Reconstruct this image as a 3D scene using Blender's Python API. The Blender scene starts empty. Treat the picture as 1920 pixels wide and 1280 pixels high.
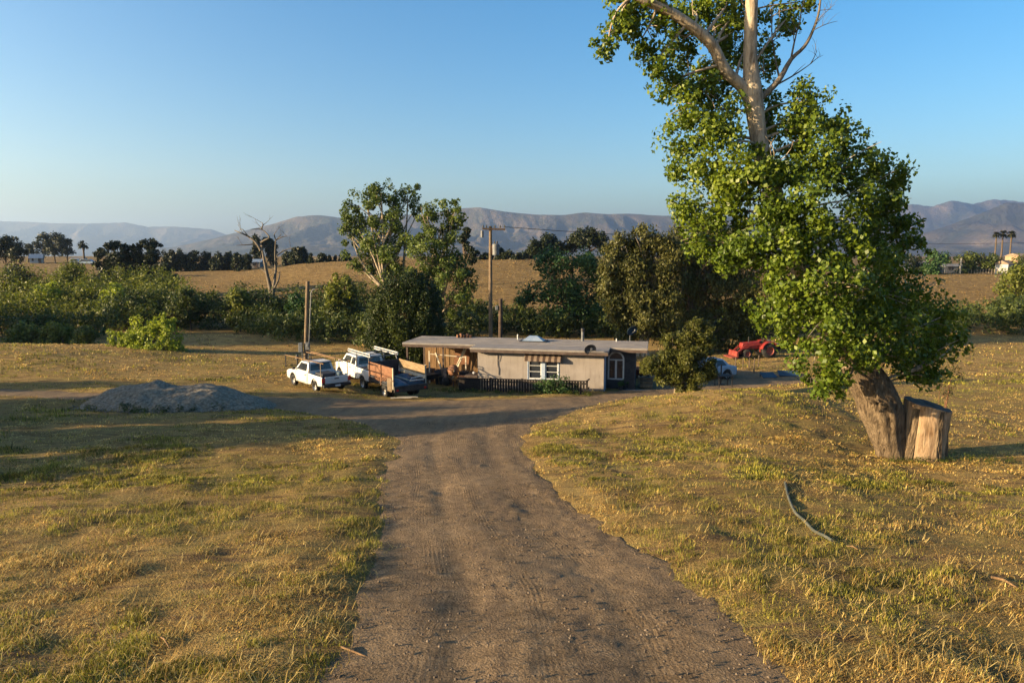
import bpy, bmesh, math, random
import numpy as np
from mathutils import Vector, Matrix
R = math.radians
rng = np.random.default_rng(7)
random.seed(7)
sc = bpy.context.scene
COL = sc.collection
CAMZ, F = 8.2, 1280.0
PITCH = math.atan2(160.0, F)

# ------------------------------------------------------------------ noise / terrain
def _h(ix, iy, s):
    n = (ix.astype(np.int64)*374761393 + iy.astype(np.int64)*668265263 + s*974634777) & 0x7fffffff
    n = ((n ^ (n >> 13))*1274126177) & 0x7fffffff
    return ((n ^ (n >> 16)) & 0xffff)/65535.0
def vnoise(x, y, s=0):
    x = np.asarray(x, float); y = np.asarray(y, float)
    ix, iy = np.floor(x), np.floor(y); fx, fy = x-ix, y-iy
    fx = fx*fx*(3-2*fx); fy = fy*fy*(3-2*fy)
    a, b, c, d = _h(ix, iy, s), _h(ix+1, iy, s), _h(ix, iy+1, s), _h(ix+1, iy+1, s)
    return (a*(1-fx)+b*fx)*(1-fy)+(c*(1-fx)+d*fx)*fy
def fbm(x, y, s=0, o=4):
    t, a, n = 0.0, 0.5, 0.0
    for k in range(o):
        t = t+a*vnoise(x*2**k, y*2**k, s+k*17); n += a; a *= .5
    return t/n
def ss(a, b, x):
    t = np.clip((x-a)/(b-a), 0, 1); return t*t*(3-2*t)
def prof(pts):
    px, pz = zip(*pts)
    g = np.concatenate([np.arange(-60, 400, 1.0), np.geomspace(400, 20000, 200)])
    z = np.interp(g, px, pz)
    k = np.ones(7)/7
    zz = z.copy(); m = g < 390
    zs = np.convolve(np.pad(z[m], 3, mode='edge'), k, 'valid'); zz[m] = zs
    return lambda y: np.interp(y, g, zz)
P_MID = prof([(-60,11),(0,4.95),(6.3,4.3),(13,3.62),(20,2.9),(28,1.72),(34,.8),(38,.25),(41,0),(50,-.1),(75,-.25),(93,-.1),(100,.6),(120,3.4),(150,6.9),(170,7.2),(400,7.3),(20000,7.4)])
P_LEFT = prof([(-60,11),(0,4.95),(6.3,4.3),(13,3.62),(20,2.9),(28,1.72),(34,.9),(38,.45),(41,.3),(50,.1),(75,-.2),(93,-.1),(105,.8),(120,1.7),(150,3.4),(200,4.5),(300,6.4),(400,7.3),(20000,7.4)])
P_RIGHT = prof([(-60,11),(0,4.95),(6.3,4.3),(13,3.25),(18,2.62),(20,2.4),(28,1.8),(34,1.2),(38,.8),(41,.5),(50,.05),(75,-.2),(85,.2),(105,2.5),(140,3.4),(200,3.9),(400,5.0),(1200,7.0),(20000,7.4)])
def T0(x, y):
    x = np.asarray(x, float); y = np.asarray(y, float)
    q = x/np.maximum(np.abs(y), 1.0)
    wr = ss(.30, .60, q)*ss(2.5, 11, x)
    wl = ss(-.18, -.46, q)*ss(-5, -14, x)
    z = P_MID(y)*(1-wr)*(1-wl)+P_RIGHT(y)*wr+P_LEFT(y)*wl*(1-wr)
    z = z + 1.05*np.exp(-((x-9.0)/6.0)**2-((y-25.5)/4.6)**2)
    z = z + .45*ss(-5, -11, x)*ss(29, 36, y)*ss(60, 46, y)
    z = z + 1.0*ss(-20, -36, x)*ss(36, 48, y)*ss(66, 54, y)
    z = z + .75*np.exp(-((x+27)/9.0)**2-((y-66)/4.0)**2)
    z = z - .022*np.clip(-x-1, 0, 14)*ss(30, 12, y)
    far = ss(60, 140, y)
    z = z + (fbm(x*.09, y*.09, 3)-.5)*(.35+.6*far) + (fbm(x*.5, y*.5, 9)-.5)*.16
    return z
def ray(u, v):
    cx, cz = (u-960)/F, -(v-640)/F
    cp, sp = math.cos(PITCH), math.sin(PITCH)
    d = np.array([cx, cp+cz*sp, cz*cp-sp])
    return d/d[1]                       # per metre of forward (Y) distance
def at(u, v, Y):
    d = ray(u, v); return Vector((d[0]*Y, Y, CAMZ+d[2]*Y))
def hit(u, v, lo=2.0, hi=400):
    d = ray(u, v); t = np.concatenate([np.arange(lo, 60, .05), np.arange(60, hi, .5)])
    g = T0(d[0]*t, t); below = (CAMZ+d[2]*t) < g
    k = int(np.argmax(below)) if below.any() else len(t)-1
    return (d[0]*t[k], t[k])
def rx(u, v, Y): return ray(u, v)[0]*Y

# driveway, cross track and yard as one outline, in metres
EDGE_L = [hit(*p) for p in [(590,1275),(645,1180),(690,1100),(716,1000),(740,900),(746,825)]]
EDGE_R = [hit(*p) for p in [(972,824),(990,868),(1080,950),(1200,1030),(1330,1112),(1400,1165),(1480,1275)]]
ROADPOLY = np.array([(-2.7,-6.0),(-2.45,3.0)]+EDGE_L+[(-5.2,23.6),(-7.6,27.2),(-11,30.2),(-18,31.8),(-30,34.5),(-30,36.5),(-18,34.0),(-11.5,33.5),(-9,34.6),(-5,35.2),(0,36.4),(3.5,37.4),(5.2,39.4),(8,43),(9,52),(14,52),(20,47),(21,43.0),(16,42.2),(12,40.5),(9.2,36.6),(6.2,33.2),(4.0,29),(2.2,25.0),(.8,22)]+EDGE_R+[(5.4,3.0),(6.0,-6.0)])
def sdf(x, y):
    x = np.asarray(x, float); y = np.asarray(y, float)
    d = np.full(x.shape, 1e9); ins = np.zeros(x.shape, bool)
    n = len(ROADPOLY)
    for i in range(n):
        ax, ay = ROADPOLY[i]; bx, by = ROADPOLY[(i+1) % n]
        ex, ey = bx-ax, by-ay
        t = np.clip(((x-ax)*ex+(y-ay)*ey)/(ex*ex+ey*ey), 0, 1)
        d = np.minimum(d, (x-ax-t*ex)**2+(y-ay-t*ey)**2)
        c = ((ay > y) != (by > y)) & (x < (bx-ax)*(y-ay)/((by-ay) if by != ay else 1e-9)+ax)
        ins ^= c
    s = np.sqrt(d); s = np.where(ins, -s, s)
    return s + (fbm(x*1.3, y*1.3, 31, 3)-.5)*.55 + (fbm(x*.35, y*.35, 33, 2)-.5)*.5
def sdf_lazy(x, y):
    x = np.asarray(x, float); y = np.asarray(y, float)
    out = np.full(x.shape, 9.0)
    m = (y > -8) & (y < 56) & (x > -36) & (x < 26)
    if m.any(): out[m] = sdf(x[m], y[m])
    return out
def G(x, y):                            # finished ground
    s = sdf_lazy(x, y)
    return T0(x, y) + (fbm(x*1.9, y*1.9, 11, 3)-.5)*.105*ss(45, 20, y)*ss(.1, .8, s) + .05*ss(0, .7, s)*ss(2.6, .7, s) - .06*ss(.1, -.25, s)
def g(x, y): return float(G(np.array([x]), np.array([y]))[0])

# ------------------------------------------------------------------ mesh helpers
def link_mesh(name, me, mat, parent=None):
    o = bpy.data.objects.new(name, me); COL.objects.link(o)
    if mat: me.materials.append(mat)
    if parent: o.parent = parent
    return o
def np_mesh(name, V, Q, attrs=None, smooth=False):
    me = bpy.data.meshes.new(name)
    V = np.ascontiguousarray(V, np.float32); Q = np.ascontiguousarray(Q, np.int32)
    k = Q.shape[1]
    me.vertices.add(len(V)); me.vertices.foreach_set('co', V.ravel())
    me.loops.add(Q.size); me.loops.foreach_set('vertex_index', Q.ravel())
    me.polygons.add(len(Q))
    me.polygons.foreach_set('loop_start', np.arange(0, Q.size, k, dtype=np.int32))
    if smooth: me.polygons.foreach_set('use_smooth', np.ones(len(Q), bool))
    me.update(calc_edges=True)
    for nm, (typ, arr) in (attrs or {}).items():
        a = me.attributes.new(nm, typ, 'POINT')
        a.data.foreach_set('value' if typ == 'FLOAT' else 'color', np.ascontiguousarray(arr, np.float32).ravel())
    return me
class MB:
    def __init__(s): s.v, s.f, s.sm = [], [], []
    def add(s, vs, fs, smooth=False):
        b = len(s.v); s.v += [tuple(p) for p in vs]; s.f += [tuple(i+b for i in f) for f in fs]; s.sm += [smooth]*len(fs); return s
    def hexa(s, lo, hi):
        fs = [(0,3,2,1),(4,5,6,7),(0,1,5,4),(1,2,6,5),(2,3,7,6),(3,0,4,7)]
        return s.add(list(lo)+list(hi), fs)
    def box(s, c, d, rz=0, tilt=None):
        x, y, z = d[0]/2, d[1]/2, d[2]/2
        M = Matrix.Translation(c) @ Matrix.Rotation(rz, 4, 'Z')
        if tilt: M = M @ Matrix.Rotation(tilt[1], 4, tilt[0])
        p = [M @ Vector(q) for q in [(-x,-y,-z),(x,-y,-z),(x,y,-z),(-x,y,-z),(-x,-y,z),(x,-y,z),(x,y,z),(-x,y,z)]]
        return s.hexa(p[:4], p[4:])
    def bb(s, a, b): return s.box([(a[i]+b[i])/2 for i in range(3)], [abs(b[i]-a[i]) for i in range(3)])
    def bar(s, a, b, w, h=None):
        a, b = Vector(a), Vector(b); h = h or w; d = (b-a).normalized()
        up = Vector((0,0,1)) if abs(d.z) < .95 else Vector((1,0,0))
        u = d.cross(up).normalized()*w/2; v = u.cross(d).normalized()*h/2
        return s.hexa([a-u-v, a+u-v, a+u+v, a-u+v], [b-u-v, b+u-v, b+u+v, b-u+v])
    def tube(s, pts, rad, n=8, jit=0.0):
        pts = [Vector(p) for p in pts]
        if not hasattr(rad, '__len__'): rad = [rad]*len(pts)
        ring, u = [], None
        for i, p in enumerate(pts):
            d = (pts[min(i+1, len(pts)-1)]-pts[max(i-1, 0)]).normalized()
            if u is None: u = d.cross(Vector((0,.31,.95)) if abs(d.z) < .9 else Vector((1,.1,0))).normalized()
            u = (u-d*u.dot(d)).normalized(); w = d.cross(u)
            ring.append([p+(u*math.cos(2*math.pi*k/n)+w*math.sin(2*math.pi*k/n))*rad[i]*(1+jit*(random.random()-.5)) for k in range(n)])
        vs = [q for r in ring for q in r]; fs = []
        for i in range(len(pts)-1):
            for k in range(n): fs.append((i*n+k, i*n+(k+1) % n, (i+1)*n+(k+1) % n, (i+1)*n+k))
        s.add(vs, fs, True)
        s.add(ring[0], [tuple(range(n))[::-1]]); s.add(ring[-1], [tuple(range(n))]); return s
    def prism(s, prof, y0, y1, swap=False):     # side profile (x,z) extruded along y
        n = len(prof)
        vs = [(p[0], y0, p[1]) for p in prof]+[(p[0], y1, p[1]) for p in prof]
        fs = [tuple(range(n)), tuple(range(2*n-1, n-1, -1))]+[(i, i+n, (i+1) % n+n, (i+1) % n) for i in range(n)]
        return s.add(vs, fs)
    def wheel(s, c, prof, n=20):                # lathe round the y axis, prof = (r, y)
        vs, fs, m = [], [], len(prof)
        for k in range(n):
            a = 2*math.pi*k/n
            vs += [(c[0]+r*math.cos(a), c[1]+y, c[2]+r*math.sin(a)) for r, y in prof]
        for k in range(n):
            for j in range(m-1):
                fs.append((k*m+j, k*m+j+1, ((k+1) % n)*m+j+1, ((k+1) % n)*m+j))
        return s.add(vs, fs, True)
    def dome(s, c, r, d, n=16, m=5, axis=None):  # shallow dish opening along +y before rotation
        M = axis or Matrix()
        vs, fs = [], []
        for th in (0, -.02):
            for j in range(m+1):
                q = j/m
                for k in range(n):
                    a = 2*math.pi*k/n
                    vs.append(Vector(c)+M @ Vector((r*q*math.cos(a), -d*q*q+th, r*q*math.sin(a))))
        L = (m+1)*n
        for b in (0, L):
            for j in range(m):
                for k in range(n): fs.append((b+j*n+k, b+j*n+(k+1) % n, b+(j+1)*n+(k+1) % n, b+(j+1)*n+k))
        for k in range(n): fs.append((m*n+k, m*n+(k+1) % n, L+m*n+(k+1) % n, L+m*n+k))
        return s.add(vs, fs, True)
    def build(s, name, mat, parent=None, bevel=0):
        me = bpy.data.meshes.new(name); me.from_pydata(s.v, [], s.f)
        me.polygons.foreach_set('use_smooth', s.sm)
        bm = bmesh.new(); bm.from_mesh(me); bmesh.ops.recalc_face_normals(bm, faces=bm.faces); bm.to_mesh(me); bm.free()
        o = link_mesh(name, me, mat, parent)
        if bevel:
            m = o.modifiers.new('bevel', 'BEVEL'); m.width = bevel; m.segments = 2; m.limit_method = 'ANGLE'; m.angle_limit = R(40)
        return o
def tag(o, label=None, cat=None, group=None, kind=None):
    for k, v in (('label', label), ('category', cat), ('group', group), ('kind', kind)):
        if v: o[k] = v
    return o
def empty(name, loc, rz=0, label=None, cat=None, group=None):
    o = bpy.data.objects.new(name, None); COL.objects.link(o); o.location = loc; o.rotation_euler = (0, 0, rz)
    o.empty_display_size = .3
    return tag(o, label, cat, group)
def copy_tree(o, parent=None):
    c = o.copy(); COL.objects.link(c); c.parent = parent
    for ch in list(o.children): copy_tree(ch, c)
    return c

# ------------------------------------------------------------------ materials
class NT:
    def __init__(s, name):
        s.m = bpy.data.materials.new(name); s.m.use_nodes = True; s.t = s.m.node_tree; s.t.nodes.clear()
        s.out = s.n('ShaderNodeOutputMaterial')
    def n(s, typ, **kw):
        nd = s.t.nodes.new(typ)
        for k, v in kw.items():
            if k.startswith('i_'): nd.inputs[k[2:].replace('_', ' ')].default_value = v
            else: setattr(nd, k, v)
        return nd
    def l(s, a, b): s.t.links.new(a, b)
    def noise(s, vec, scale, detail=5, rough=.55, dist=0):
        nd = s.n('ShaderNodeTexNoise'); nd.inputs['Scale'].default_value = scale; nd.inputs['Detail'].default_value = detail
        nd.inputs['Roughness'].default_value = rough; nd.inputs['Distortion'].default_value = dist
        if vec is not None: s.l(vec, nd.inputs['Vector'])
        return nd.outputs['Fac']
    def ramp(s, fac, stops):
        nd = s.n('ShaderNodeValToRGB'); e = nd.color_ramp.elements
        while len(e) < len(stops): e.new(.5)
        for i, (p, c) in enumerate(stops):
            e[i].position = p; e[i].color = (c, c, c, 1) if not hasattr(c, '__len__') else (*c, 1)
        s.l(fac, nd.inputs['Fac']); return nd.outputs['Color']
    def mix(s, fac, a, b, typ='MIX'):
        nd = s.n('ShaderNodeMix', data_type='RGBA', blend_type=typ)
        for sock, v in ((nd.inputs['Factor'], fac), (nd.inputs['A'], a), (nd.inputs['B'], b)) if False else ((nd.inputs[0], fac), (nd.inputs[6], a), (nd.inputs[7], b)):
            if isinstance(v, bpy.types.NodeSocket): s.l(v, sock)
            elif hasattr(v, '__len__'): sock.default_value = (*v, 1)
            else: sock.default_value = v
        return nd.outputs[2]
    def math(s, op, a, b=0.0):
        nd = s.n('ShaderNodeMath', operation=op)
        for i, v in enumerate((a, b)):
            if isinstance(v, bpy.types.NodeSocket): s.l(v, nd.inputs[i])
            else: nd.inputs[i].default_value = v
        return nd.outputs[0]
    def mapr(s, v, a, b, c=0.0, d=1.0):
        nd = s.n('ShaderNodeMapRange'); s.l(v, nd.inputs[0])
        for i, q in enumerate((a, b, c, d)): nd.inputs[i+1].default_value = q
        return nd.outputs[0]
    def bsdf(s, col, rough=.8, spec=.25, metal=0.0, bump=None, bstr=.3, bdist=.02):
        b = s.n('ShaderNodeBsdfPrincipled')
        for nm, v in (('Base Color', col), ('Roughness', rough), ('Specular IOR Level', spec), ('Metallic', metal)):
            if isinstance(v, bpy.types.NodeSocket): s.l(v, b.inputs[nm])
            elif hasattr(v, '__len__'): b.inputs[nm].default_value = (*v, 1)
            else: b.inputs[nm].default_value = v
        if bump is not None:
            bn = s.n('ShaderNodeBump'); bn.inputs['Strength'].default_value = bstr; bn.inputs['Distance'].default_value = bdist
            s.l(bump, bn.inputs['Height']); s.l(bn.outputs[0], b.inputs['Normal'])
        s.l(b.outputs[0], s.out.inputs['Surface']); return b
    def obj(s): return s.n('ShaderNodeTexCoord').outputs['Object']
    def pos(s): return s.n('ShaderNodeNewGeometry').outputs['Position']
    def scale(s, vec, sx, sy, sz):
        nd = s.n('ShaderNodeMapping'); nd.inputs['Scale'].default_value = (sx, sy, sz); s.l(vec, nd.inputs['Vector']); return nd.outputs[0]
def nmat(name, c1, c2, scale=3, rough=.85, spec=.2, metal=0, bump=.3, bscale=20, bdist=.01, stretch=None, lo=.35, hi=.68):
    t = NT(name); v = t.obj()
    if stretch: v = t.scale(v, *stretch)
    f = t.noise(v, scale, 6, .6)
    c = t.ramp(f, [(lo, c1), (hi, c2)])
    b = t.noise(v, bscale, 4) if bump else None
    t.bsdf(c, rough, spec, metal, b, bump, bdist); return t.m
LEAFK = {'cottonwood_leaf': .86, 'poplar_leaf': .78, 'olive_leaf': .85, 'bright_bush_leaf': 1.1, 'cypress_leaf': .75, 'juniper_leaf': .70, 'willow_leaf': .80, 'scrub_leaf': .85, 'green_leaf': 1.1}
def leafmat(name, dark, mid, light, trans=.3, rough=.5, spec=.2, nscale=.35, tint=(1.2, 1.25, .5)):
    dark, mid, light = [tuple(q*LEAFK.get(name, .56) for q in c) for c in (dark, mid, light)]
    t = NT(name)
    a = t.n('ShaderNodeAttribute', attribute_name='rnd').outputs['Fac']
    big = t.noise(t.pos(), nscale, 3)
    oi = t.n('ShaderNodeObjectInfo').outputs['Random']
    f = t.math('ADD', t.math('MULTIPLY', a, .62), t.math('MULTIPLY', t.mapr(big, .3, .7), .34))
    f = t.math('ADD', f, t.math('MULTIPLY', oi, .08))
    c = t.ramp(f, [(.12, dark), (.5, mid), (.92, light)])
    p = t.bsdf(c, rough, spec)
    tr = t.n('ShaderNodeBsdfTranslucent'); t.l(t.mix(1.0, c, tint, 'MULTIPLY'), tr.inputs['Color'])
    mx = t.n('ShaderNodeMixShader'); mx.inputs[0].default_value = trans
    t.l(p.outputs[0], mx.inputs[1]); t.l(tr.outputs[0], mx.inputs[2]); t.l(mx.outputs[0], t.out.inputs['Surface'])
    return t.m
def ground_mat():
    t = NT('dry_grass_ground'); p = t.pos()
    n1 = t.noise(p, .16, 4); n2 = t.noise(p, .9, 6, .62, .4); n3 = t.noise(p, 9, 6, .7)
    str_ = t.noise(t.scale(p, .6, 3.2, 1), 1.2, 5, .6)
    straw = t.ramp(n2, [(.3, (.19, .120, .045)), (.5, (.34, .225, .085)), (.72, (.48, .335, .135))])
    green = t.ramp(n3, [(.3, (.055, .062, .014)), (.7, (.16, .155, .035))])
    soil = t.ramp(n3, [(.3, (.085, .052, .030)), (.7, (.20, .13, .075))])
    fg = t.math('ADD', t.mapr(n1, .44, .66, 0, .45), t.mapr(n2, .42, .66, -.3, .35))
    sep = t.n('ShaderNodeSeparateXYZ'); t.l(p, sep.inputs[0])
    dry = t.mapr(sep.outputs[1], 50, 95, 1, .0)
    fg = t.math('MULTIPLY', t.math('MAXIMUM', t.math('MINIMUM', fg, .9), 0), dry)
    c = t.mix(fg, straw, green)
    c = t.mix(t.mapr(str_, .52, .64, 0, .9), c, soil)
    fs = t.ramp(t.noise(p, 22, 6, .8), [(.32, .35), (.5, .85), (.72, 1.5)])
    c = t.mix(.8, c, fs, 'MULTIPLY')
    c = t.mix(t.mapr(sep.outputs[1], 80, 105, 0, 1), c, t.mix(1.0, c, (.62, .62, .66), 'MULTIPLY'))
    h = t.math('ADD', t.math('MULTIPLY', n3, .6), t.noise(p, 40, 3))
    t.bsdf(c, .95, .05, 0, h, 1.0, .09); return t.m
def road_mat():
    t = NT('dirt_gravel'); p = t.pos()
    uv = t.n('ShaderNodeUVMap', uv_map='track').outputs[0]
    sep = t.n('ShaderNodeSeparateXYZ'); t.l(uv, sep.inputs[0]); v, y = sep.outputs[0], sep.outputs[1]
    n1 = t.noise(p, .5, 5, .6); n2 = t.noise(p, 5, 7, .7); n3 = t.noise(p, 46, 4, .7)
    base = t.ramp(n2, [(.28, (.070, .047, .026)), (.5, (.150, .102, .058)), (.74, (.24, .168, .098))])
    dark = t.mix(.5, base, (.075, .055, .040))
    wob = t.math('ADD', v, t.math('MULTIPLY', t.noise(t.scale(p, .5, .12, 1), 1.0, 3), .10))
    band = t.noise(t.scale(uv, 9, .05, 1), 1.0, 3, .6)
    c = t.mix(t.mapr(band, .46, .6), base, dark)
    c = t.mix(t.mapr(n1, .42, .7, 0, .5), c, (.215, .150, .088))
    c = t.mix(.75, c, t.ramp(t.noise(p, 34, 5, .8), [(.33, .5), (.5, 1.2), (.7, 2.0)]), 'MULTIPLY')
    peb = t.n('ShaderNodeTexVoronoi'); peb.inputs['Scale'].default_value = 30; t.l(p, peb.inputs['Vector'])
    c = t.mix(t.mapr(peb.outputs['Distance'], .0, .28, .45, 0), c, t.ramp(peb.outputs['Color'], [(.2, (.10,.08,.065)), (.8, (.36,.29,.22))]))
    # tyre tread: fine lines along the track with cross lugs, in a few bands only
    line = t.math('SINE', t.math('MULTIPLY', wob, 400.0))
    lug = t.math('SINE', t.math('ADD', t.math('MULTIPLY', y, 62.0), t.math('MULTIPLY', v, 90.0)))
    tb = t.noise(t.scale(uv, 5.5, .03, 1), 1.3, 1)
    tm = t.mapr(tb, .46, .56)
    tread = t.math('MULTIPLY', t.math('ADD', line, t.math('MULTIPLY', lug, .5)), t.math('MULTIPLY', t.math('MULTIPLY', tm, t.mapr(t.noise(p, 1.1, 4), .45, .6)), .06))
    c = t.mix(t.math('MULTIPLY', t.mapr(line, .1, .8), t.math('MULTIPLY', tm, t.mapr(t.noise(p, .8, 4), .38, .6, .1, .5))), c, (.075, .05, .03))
    h = t.math('ADD', t.math('ADD', t.math('MULTIPLY', n2, .9), t.math('MULTIPLY', n3, .55)), tread)
    h = t.math('ADD', h, t.math('MULTIPLY', peb.outputs['Distance'], -.25))
    t.bsdf(c, .95, .1, 0, h, 1.0, .05); return t.m

M = {}
M['ground'] = ground_mat(); M['road'] = road_mat()
def mtn_mat():
    t = NT('dry_mountain'); p = t.pos()  # chaparral and dry grass
    n = t.noise(p, .0022, 8, .62); n2 = t.noise(p, .009, 5, .6)
    c = t.ramp(n, [(.36, (.028, .030, .024)), (.5, (.062, .052, .038)), (.66, (.135, .105, .078))])
    c = t.mix(t.mapr(n2, .48, .62, 0, .6), c, (.055, .06, .038))
    t.bsdf(c, .95, .05, 0, t.math('ADD', t.noise(p, .006, 8, .7), t.math('MULTIPLY', t.noise(p, .0018, 4), 2.0)), 1.0, 70.0); return t.m
M['mountain'] = mtn_mat()
M['leaf_big'] = leafmat('cottonwood_leaf', (.030, .056, .008), (.090, .138, .013), (.20, .245, .022), .34, .45, .3, .5)
M['leaf_euc'] = leafmat('poplar_leaf', (.05, .075, .018), (.10, .14, .028), (.18, .215, .05), .3)
M['leaf_olive'] = leafmat('olive_leaf', (.032, .038, .010), (.080, .082, .022), (.15, .14, .042), .2)
M['leaf_cyp'] = leafmat('cypress_leaf', (.008, .017, .003), (.022, .038, .005), (.09, .11, .010), .08)
M['leaf_dark'] = leafmat('oak_leaf', (.012, .02, .007), (.026, .038, .013), (.05, .062, .02), .12)
M['leaf_scrub'] = leafmat('willow_leaf', (.045, .062, .014), (.115, .135, .022), (.26, .255, .04), .3, .5, .2, .22)
M['leaf_scrub_dark'] = leafmat('scrub_leaf', (.020, .032, .009), (.050, .070, .015), (.12, .135, .026), .22)
M['leaf_bright'] = leafmat('bright_bush_leaf', (.09, .12, .015), (.20, .24, .025), (.32, .34, .04), .35)
M['leaf_green'] = leafmat('green_leaf', (.014, .034, .012), (.03, .065, .020), (.065, .11, .03), .25)
M['leaf_small'] = leafmat('juniper_leaf', (.035, .045, .010), (.085, .095, .018), (.17, .16, .03), .25)
M['leaf_weed'] = leafmat('weed_leaf', (.05, .07, .014), (.11, .14, .022), (.19, .21, .035), .35)
M['palm'] = leafmat('palm_leaf', (.03, .035, .012), (.05, .055, .02), (.09, .085, .03), .1)
def bark_mat(name, c1, c2, c3, scale=1.0, bstr=.9):
    t = NT(name); v = t.obj()
    w = t.scale(v, 7*scale, 7*scale, 1.3*scale)
    a = t.noise(w, 2.2, 6, .65, .8); b = t.noise(v, 3, 4)
    c = t.ramp(a, [(.34, c1), (.52, c2), (.72, c3)])
    c = t.mix(t.mapr(b, .4, .7, 0, .4), c, c3)
    t.bsdf(c, .92, .15, 0, a, bstr, .06); return t.m
M['bark'] = bark_mat('rough_bark', (.020, .014, .009), (.095, .068, .043), (.20, .15, .098))
M['bark_pale'] = bark_mat('pale_bark', (.10, .075, .052), (.30, .24, .175), (.42, .355, .27), .8, .5)
M['bark_dead'] = bark_mat('grey_deadwood', (.06, .048, .036), (.12, .10, .078), (.19, .16, .125), 1, .4)
M['bark_far'] = nmat('brown_bark', (.05, .036, .024), (.13, .095, .065), 4)
M['wood_cut'] = bark_mat('bare_cut_wood', (.11, .062, .030), (.25, .165, .095), (.36, .27, .18), .8, .6)
M['wood_top'] = nmat('dark_cut_top', (.03, .026, .022), (.09, .078, .066), 6)  # cut top darker and greyer than the stump sides
M['pole'] = bark_mat('pole_wood', (.06, .042, .028), (.13, .095, .062), (.20, .15, .10), .7, .3)
M['pole_dark'] = nmat('dark_pole_wood', (.035, .024, .018), (.09, .062, .045), 4)
M['gravel'] = nmat('grey_gravel', (.115, .095, .070), (.29, .25, .19), 9, .95, .1, 0, 1.0, 30, .06)
M['stone'] = nmat('pebble_stone', (.05, .038, .028), (.15, .115, .085), 1.5, .9)
def stucco_mat():
    t = NT('stained_tan_stucco'); v = t.obj()
    c = t.ramp(t.noise(v, 1.3, 6, .6), [(.35, (.205, .180, .163)), (.68, (.255, .226, .205))])
    st_ = t.noise(t.scale(v, 5, 5, .5), 1.3, 5, .65)
    c = t.mix(t.mapr(st_, .52, .7, 0, .45), c, (.115, .095, .08))
    sep = t.n('ShaderNodeSeparateXYZ'); t.l(v, sep.inputs[0])
    c = t.mix(t.math('MULTIPLY', t.mapr(sep.outputs[2], .05, .55, .6, 0), t.mapr(t.noise(v, 3, 5), .35, .6)), c, (.12, .092, .07))
    t.bsdf(c, .92, .1, 0, t.noise(v, 55, 4), .4, .012); return t.m
M['stucco'] = stucco_mat()
M['roof'] = nmat('grey_roofing', (.16, .145, .135), (.25, .225, .205), 1.4, .9, .15, 0, .4, 14, .02, (1, 4, 1))
M['fascia'] = nmat('dark_brown_fascia', (.055, .038, .032), (.10, .075, .062), 3)
M['dark_wall'] = nmat('dark_brown_siding', (.030, .032, .038), (.055, .055, .06), 5)
M['white'] = nmat('white_paint', (.42, .42, .41), (.50, .49, .48), 3, .5, .4, 0, .05)
M['trim_blue'] = nmat('pale_blue_trim', (.24, .29, .38), (.31, .37, .46), 3, .6)
M['glass'] = nmat('dark_glass', (.012, .015, .02), (.03, .035, .045), 1.2, .06, .6, 0, 0)
M['fence'] = nmat('black_brown_fence', (.010, .009, .009), (.028, .022, .019), 6)
M['fence_edge'] = nmat('pale_fence_edge', (.14, .11, .085), (.26, .21, .16), 6)
M['plank'] = nmat('bare_planks', (.11, .065, .032), (.22, .135, .068), 3, .85, .2, 0, .3, 12, .01, (6, 6, .7))
M['plank_pale'] = nmat('pale_board', (.36, .31, .23), (.48, .42, .33), 2)
M['ply_orange'] = nmat('orange_plywood', (.115, .052, .028), (.20, .10, .055), 2.2, .8, .2, 0, .2, 16, .01, (1, 1, 5))
M['ply_tan'] = nmat('tan_plywood', (.14, .095, .05), (.23, .165, .095), 2.5, .8, .2, 0, .2, 16, .01, (1, 1, 5))
def paint(name, c1, c2, rough=.3, metal=0.0, dust=(.30, .24, .17)):
    t = NT(name); v = t.obj(); n = t.noise(v, 2.2, 6, .6); c = t.ramp(n, [(.35, c1), (.7, c2)])
    sep = t.n('ShaderNodeSeparateXYZ'); t.l(v, sep.inputs[0])
    d = t.math('MULTIPLY', t.mapr(sep.outputs[2], .25, .8, .7, .05), t.mapr(t.noise(v, 5, 5), .3, .65))
    c = t.mix(d, c, dust)
    t.bsdf(c, t.mapr(n, .3, .7, rough, rough+.25), .5, metal); return t.m
M['car_white'] = paint('dusty_white_car_paint', (.46, .455, .44), (.54, .535, .52))
M['car_blue'] = paint('pale_blue_car_paint', (.18, .26, .36), (.24, .33, .43))
M['car_red'] = paint('dark_red_car_paint', (.07, .008, .012), (.11, .014, .016), .3, 0, (.10, .06, .045))
M['tractor_red'] = paint('red_tractor_paint', (.15, .010, .009), (.21, .017, .014), .45, 0, (.20, .08, .05))
M['rubber'] = nmat('tyre_rubber', (.012, .012, .013), (.035, .033, .03), 8, .85)
M['rim'] = nmat('steel_rim', (.22, .21, .20), (.36, .34, .31), 5, .4, .5, .6)
M['dark_metal'] = nmat('dark_metal', (.018, .018, .02), (.045, .043, .042), 5, .55, .4, .4)
M['grey_metal'] = nmat('galvanised_metal', (.075, .082, .092), (.14, .145, .15), 4, .55, .3, .1)
M['dish_grey'] = nmat('dull_grey_dish', (.07, .075, .085), (.11, .115, .125), 3, .6)
M['rust'] = nmat('rusty_steel', (.10, .045, .025), (.24, .12, .065), 5, .75)
M['tail'] = nmat('red_tail_lamp', (.35, .012, .01), (.48, .02, .016), 3, .25, .5)
M['tarp'] = nmat('blue_tarp', (.02, .045, .07), (.065, .115, .16), 2.5, .55, .4, 0, .8, 5, .08)
M['blue_panel'] = nmat('faded_blue_panel', (.016, .034, .055), (.04, .072, .105), 2, .6)
M['cargo'] = nmat('assorted_clutter', (.04, .03, .03), (.16, .12, .10), 6)
M['bin'] = nmat('dark_bin_plastic', (.02, .022, .028), (.04, .042, .05), 3, .6)
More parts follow.
